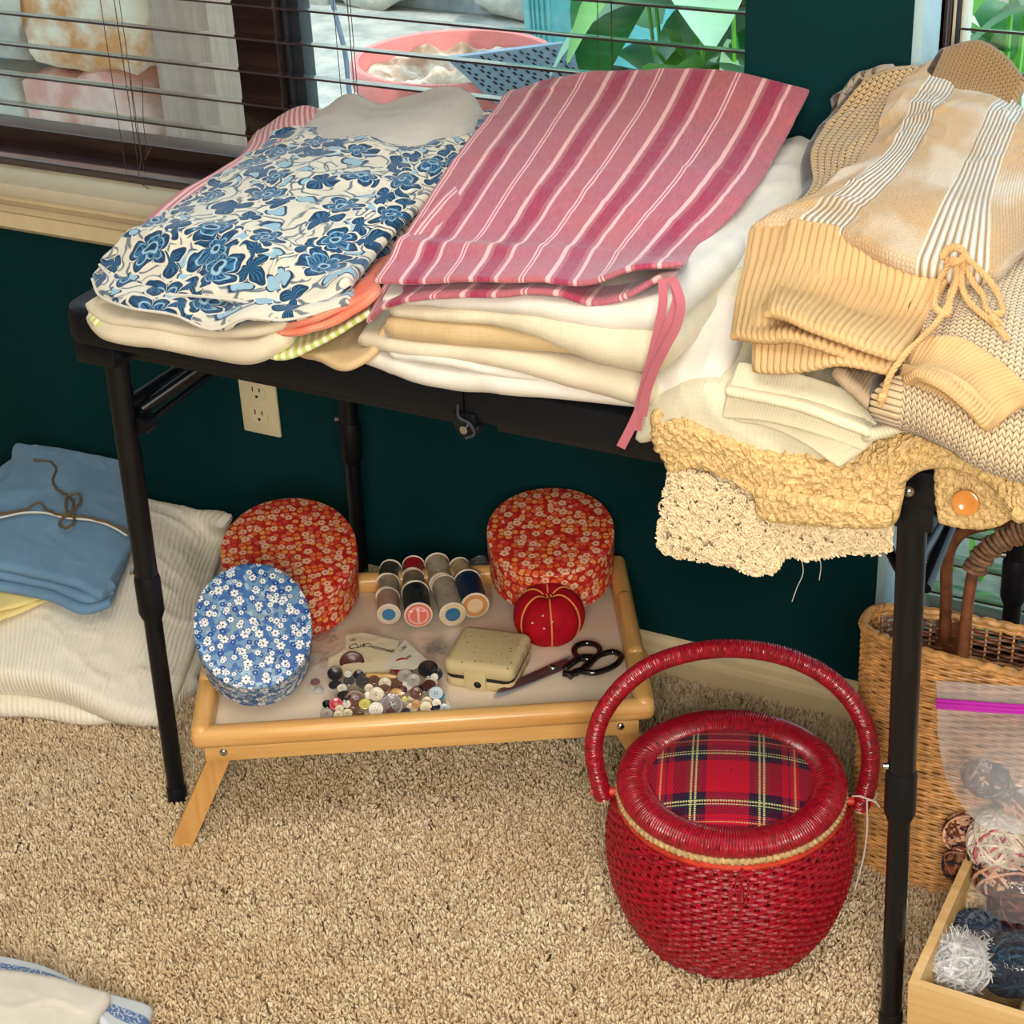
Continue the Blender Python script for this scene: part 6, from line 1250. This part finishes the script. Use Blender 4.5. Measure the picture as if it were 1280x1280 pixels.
mb = MB(); box(mb, (CX0+.02, CY0+.02, .004), (CX1-.02, CY1-.02, .012)); part('bottom_board', mb, M_['crate'], cr_, smooth=False)
def yarn(label, px, py, z, r, cols, loops_=46, fuzz=0, seed=1, sq=(1, 1, .85)):
    c = Z(px, py, z); t = thing('yarn_ball', label, 'yarn', c-np.array([0, 0, r*sq[2]])); R = np.random.RandomState(seed); mats = [solidm('yarn_%d_%d_%d' % k, k, rough=.85, spec=.15, var=.18, vs=90) for k in cols]
    mb = MB(); V, F = None, None
    lathe(mb, [(r*.80*math.sin(a_)+1e-4, r*.80*sq[2]*math.cos(a_)) for a_ in np.linspace(0, PI, 12)], 20, tuple(c)); 
    for k in range(loops_):
        ax = R.normal(size=3); ax /= np.linalg.norm(ax); u = np.cross(ax, [0, 0, 1.01]); u /= np.linalg.norm(u); v = np.cross(ax, u); off = R.uniform(-.55, .55); ra = math.sqrt(1-off*off)
        th = np.linspace(0, 2*PI, 22, endpoint=False); P = (ax*off+ra*(np.cos(th)[:, None]*u+np.sin(th)[:, None]*v))*r*R.uniform(.86, 1.0); P *= np.array(sq); P += r*.03*R.normal(size=3)
        tube(mb, P+c, r*.055 if r > .03 else r*.07, 4, closed=True, mi=k % len(cols))
    part('strands', mb, mats, t, kind='stuff')
    if fuzz:
        mb = MB()
        for k in range(fuzz):
            d = R.normal(size=3); d[2] = abs(d[2])*.8; d /= np.linalg.norm(d); p = c+d*r*R.uniform(.6, 1)*np.array(sq); q = p+d*r*.14+R.normal(size=3)*r*.16; ribbon(mb, cat([p, (p+q)/2+R.normal(size=3)*r*.08, q], 5), .0008, .0004, mi=0)
        part('eyelash_fibres', mb, [mats[0]], t, kind='stuff')
YL = ['brown and peach yarn ball deep in the back of the crate', 'dark grey yarn ball deep in the back of the crate', 'dark peach streaked yarn ball low inside the zip bag', 'grey and black yarn ball low inside the zip bag', 'cream yarn ball at the back right of the crate', 'slate blue yarn ball in the far back right corner of the crate', 'cream and beige yarn ball in the middle right of the crate', 'maroon yarn ball in the front right of the crate', 'grey and white yarn ball in the right corner of the crate', 'navy grey yarn ball in the centre of the crate']
dk, pe, br_, wh, gy = (52, 46, 48), (226, 178, 146), (126, 66, 44), (226, 214, 196), (120, 112, 112)
yarn('variegated brown and peach yarn ball high in the zip bag', 1236, 968, .20, .030, [dk, pe, br_, gy], 60, seed=1)
yarn('dark brown and grey yarn ball behind in the zip bag at the frame edge', 1272, 950, .20, .032, [dk, gy, br_, dk], 60, seed=2)
yarn('peach brown yarn ball at the right edge under the zip bag', 1278, 1010, .17, .034, [pe, dk, br_], 60, seed=3)
yarn('peach and brown yarn ball at the left inside of the crate', 1208, 1042, .13, .027, [pe, br_, dk, pe], 50, seed=4)
yarn('brown yarn ball under the peach one inside the crate', 1206, 1082, .10, .026, [br_, dk, (150, 110, 80)], 50, seed=5)
yarn('large cream yarn ball with pink streak in the crate', 1252, 1052, .15, .040, [wh, wh, (232, 222, 204), wh, wh, (196, 110, 120)], 90, seed=6)
yarn('beige yarn ball lying low in the middle of the crate', 1222, 1128, .070, .034, [(206, 186, 152), (196, 176, 142)], 60, seed=7)
yarn('white eyelash yarn ball at the front left of the crate', 1200, 1205, .09, .036, [(222, 222, 222), (206, 206, 210)], 40, fuzz=900, seed=8)
yarn('navy and teal yarn ball in plastic at the front right of the crate', 1266, 1205, .085, .039, [(24, 44, 66), (40, 76, 96), (20, 30, 46)], 70, fuzz=260, seed=9)
yarn('grey and navy fuzzy yarn behind the white eyelash ball', 1222, 1168, .085, .030, [(96, 104, 118), (50, 60, 84)], 50, fuzz=400, seed=10)
yarn('dark maroon yarn ball under the cloudy bag at the right', 1275, 1130, .10, .036, [(66, 36, 40), (120, 70, 60)], 60, seed=11)
def fsheet(mb, rows, wr, wf, seed): P = resample(rows, 70, 50); P[..., 1] += wr*fbm(P, wf, seed, 3); mb.add(P, grid_faces(50, 70))
for k_, (x_, y_, z_, r_2, cs_) in enumerate([(-.30, 1.66, .05, .036, [br_, pe, dk]), (-.22, 1.68, .06, .04, [dk, gy]), (-.30, 1.69, .12, .034, [dk, pe, br_]), (-.23, 1.69, .13, .034, [gy, dk]), (-.13, 1.66, .06, .042, [(206, 186, 152), wh]), (-.05, 1.66, .06, .040, [(30, 60, 84), (60, 90, 110)]), (-.20, 1.56, .055, .04, [wh, (206, 186, 152)]), (-.11, 1.55, .055, .038, [(120, 70, 60), (66, 36, 40)]), (-.03, 1.54, .055, .036, [gy, wh]), (-.22, 1.60, .06, .034, [(24, 44, 66), gy])]):
    q_ = np.array([x_, y_, z_]); zz_ = (q_-[0, 0, CAM_H]) @ FW; ux, uy = 640+FPX*((q_-[0, 0, CAM_H]) @ RT)/zz_, 640-FPX*((q_-[0, 0, CAM_H]) @ UP)/zz_
    yarn(YL[k_], ux, uy, z_, r_2, cs_, 36, seed=20+k_)
# zip bag standing against the wicker basket
zbg = thing('zip_bag', 'large clear zip bag with magenta strip leaning on the wicker basket', 'bag', D(1230, 1000, 1.70))
mb = MB(); fsheet(mb, [[(1226, 1032, 1.62), (1262, 1040, 1.62), (1330, 1050, 1.62)], [(1188, 988, 1.655), (1230, 985, 1.635), (1330, 1000, 1.63)], [(1173, 920, 1.70), (1230, 920, 1.685), (1330, 925, 1.68)], [(1171, 885, 1.722), (1230, 889, 1.722), (1330, 895, 1.722)]], wr=.006, wf=16, seed=141); part('film', mb, M_['bag3'], zbg)
mb = MB(); fsheet(mb, [[(1171, 875, 1.726), (1230, 879, 1.726), (1330, 886, 1.726)], [(1170, 851, 1.740), (1230, 855, 1.740), (1330, 863, 1.740)]], wr=.001, wf=20, seed=142); part('film_lip', mb, M_['bag3'], zbg)
for dy, rr_ in ((875, .0022), (880, .0026), (884, .0018)):
    mb = MB(); tube(mb, cat([D(1170.5, dy, 1.722), D(1230, dy+4.5, 1.722), D(1330, dy+11, 1.722)], 30), rr_, 8); part('zip_strip', mb, M_['zipm'], zbg)
film('cloudy_bag', 'shiny cloudy plastic bag lying across the middle of the crate', [[(1218, 1128, .115), (1250, 1150, .12), (1330, 1165, .12)], [(1222, 1105, .155), (1260, 1110, .165), (1330, 1120, .165)], [(1238, 1086, .16), (1270, 1080, .17), (1330, 1080, .17)]], M_['bag2'], seed=145, wr=.005, wf=30)
film('clear_bag', 'clear plastic bag over the navy yarn at the front of the crate', [[(1190, 1235, .075), (1230, 1250, .08), (1275, 1262, .08), (1330, 1270, .08)], [(1195, 1200, .125), (1240, 1205, .145), (1330, 1215, .145)], [(1205, 1165, .12), (1250, 1160, .14), (1330, 1165, .14)]], M_['bag'], seed=147, wr=.005, wf=32)
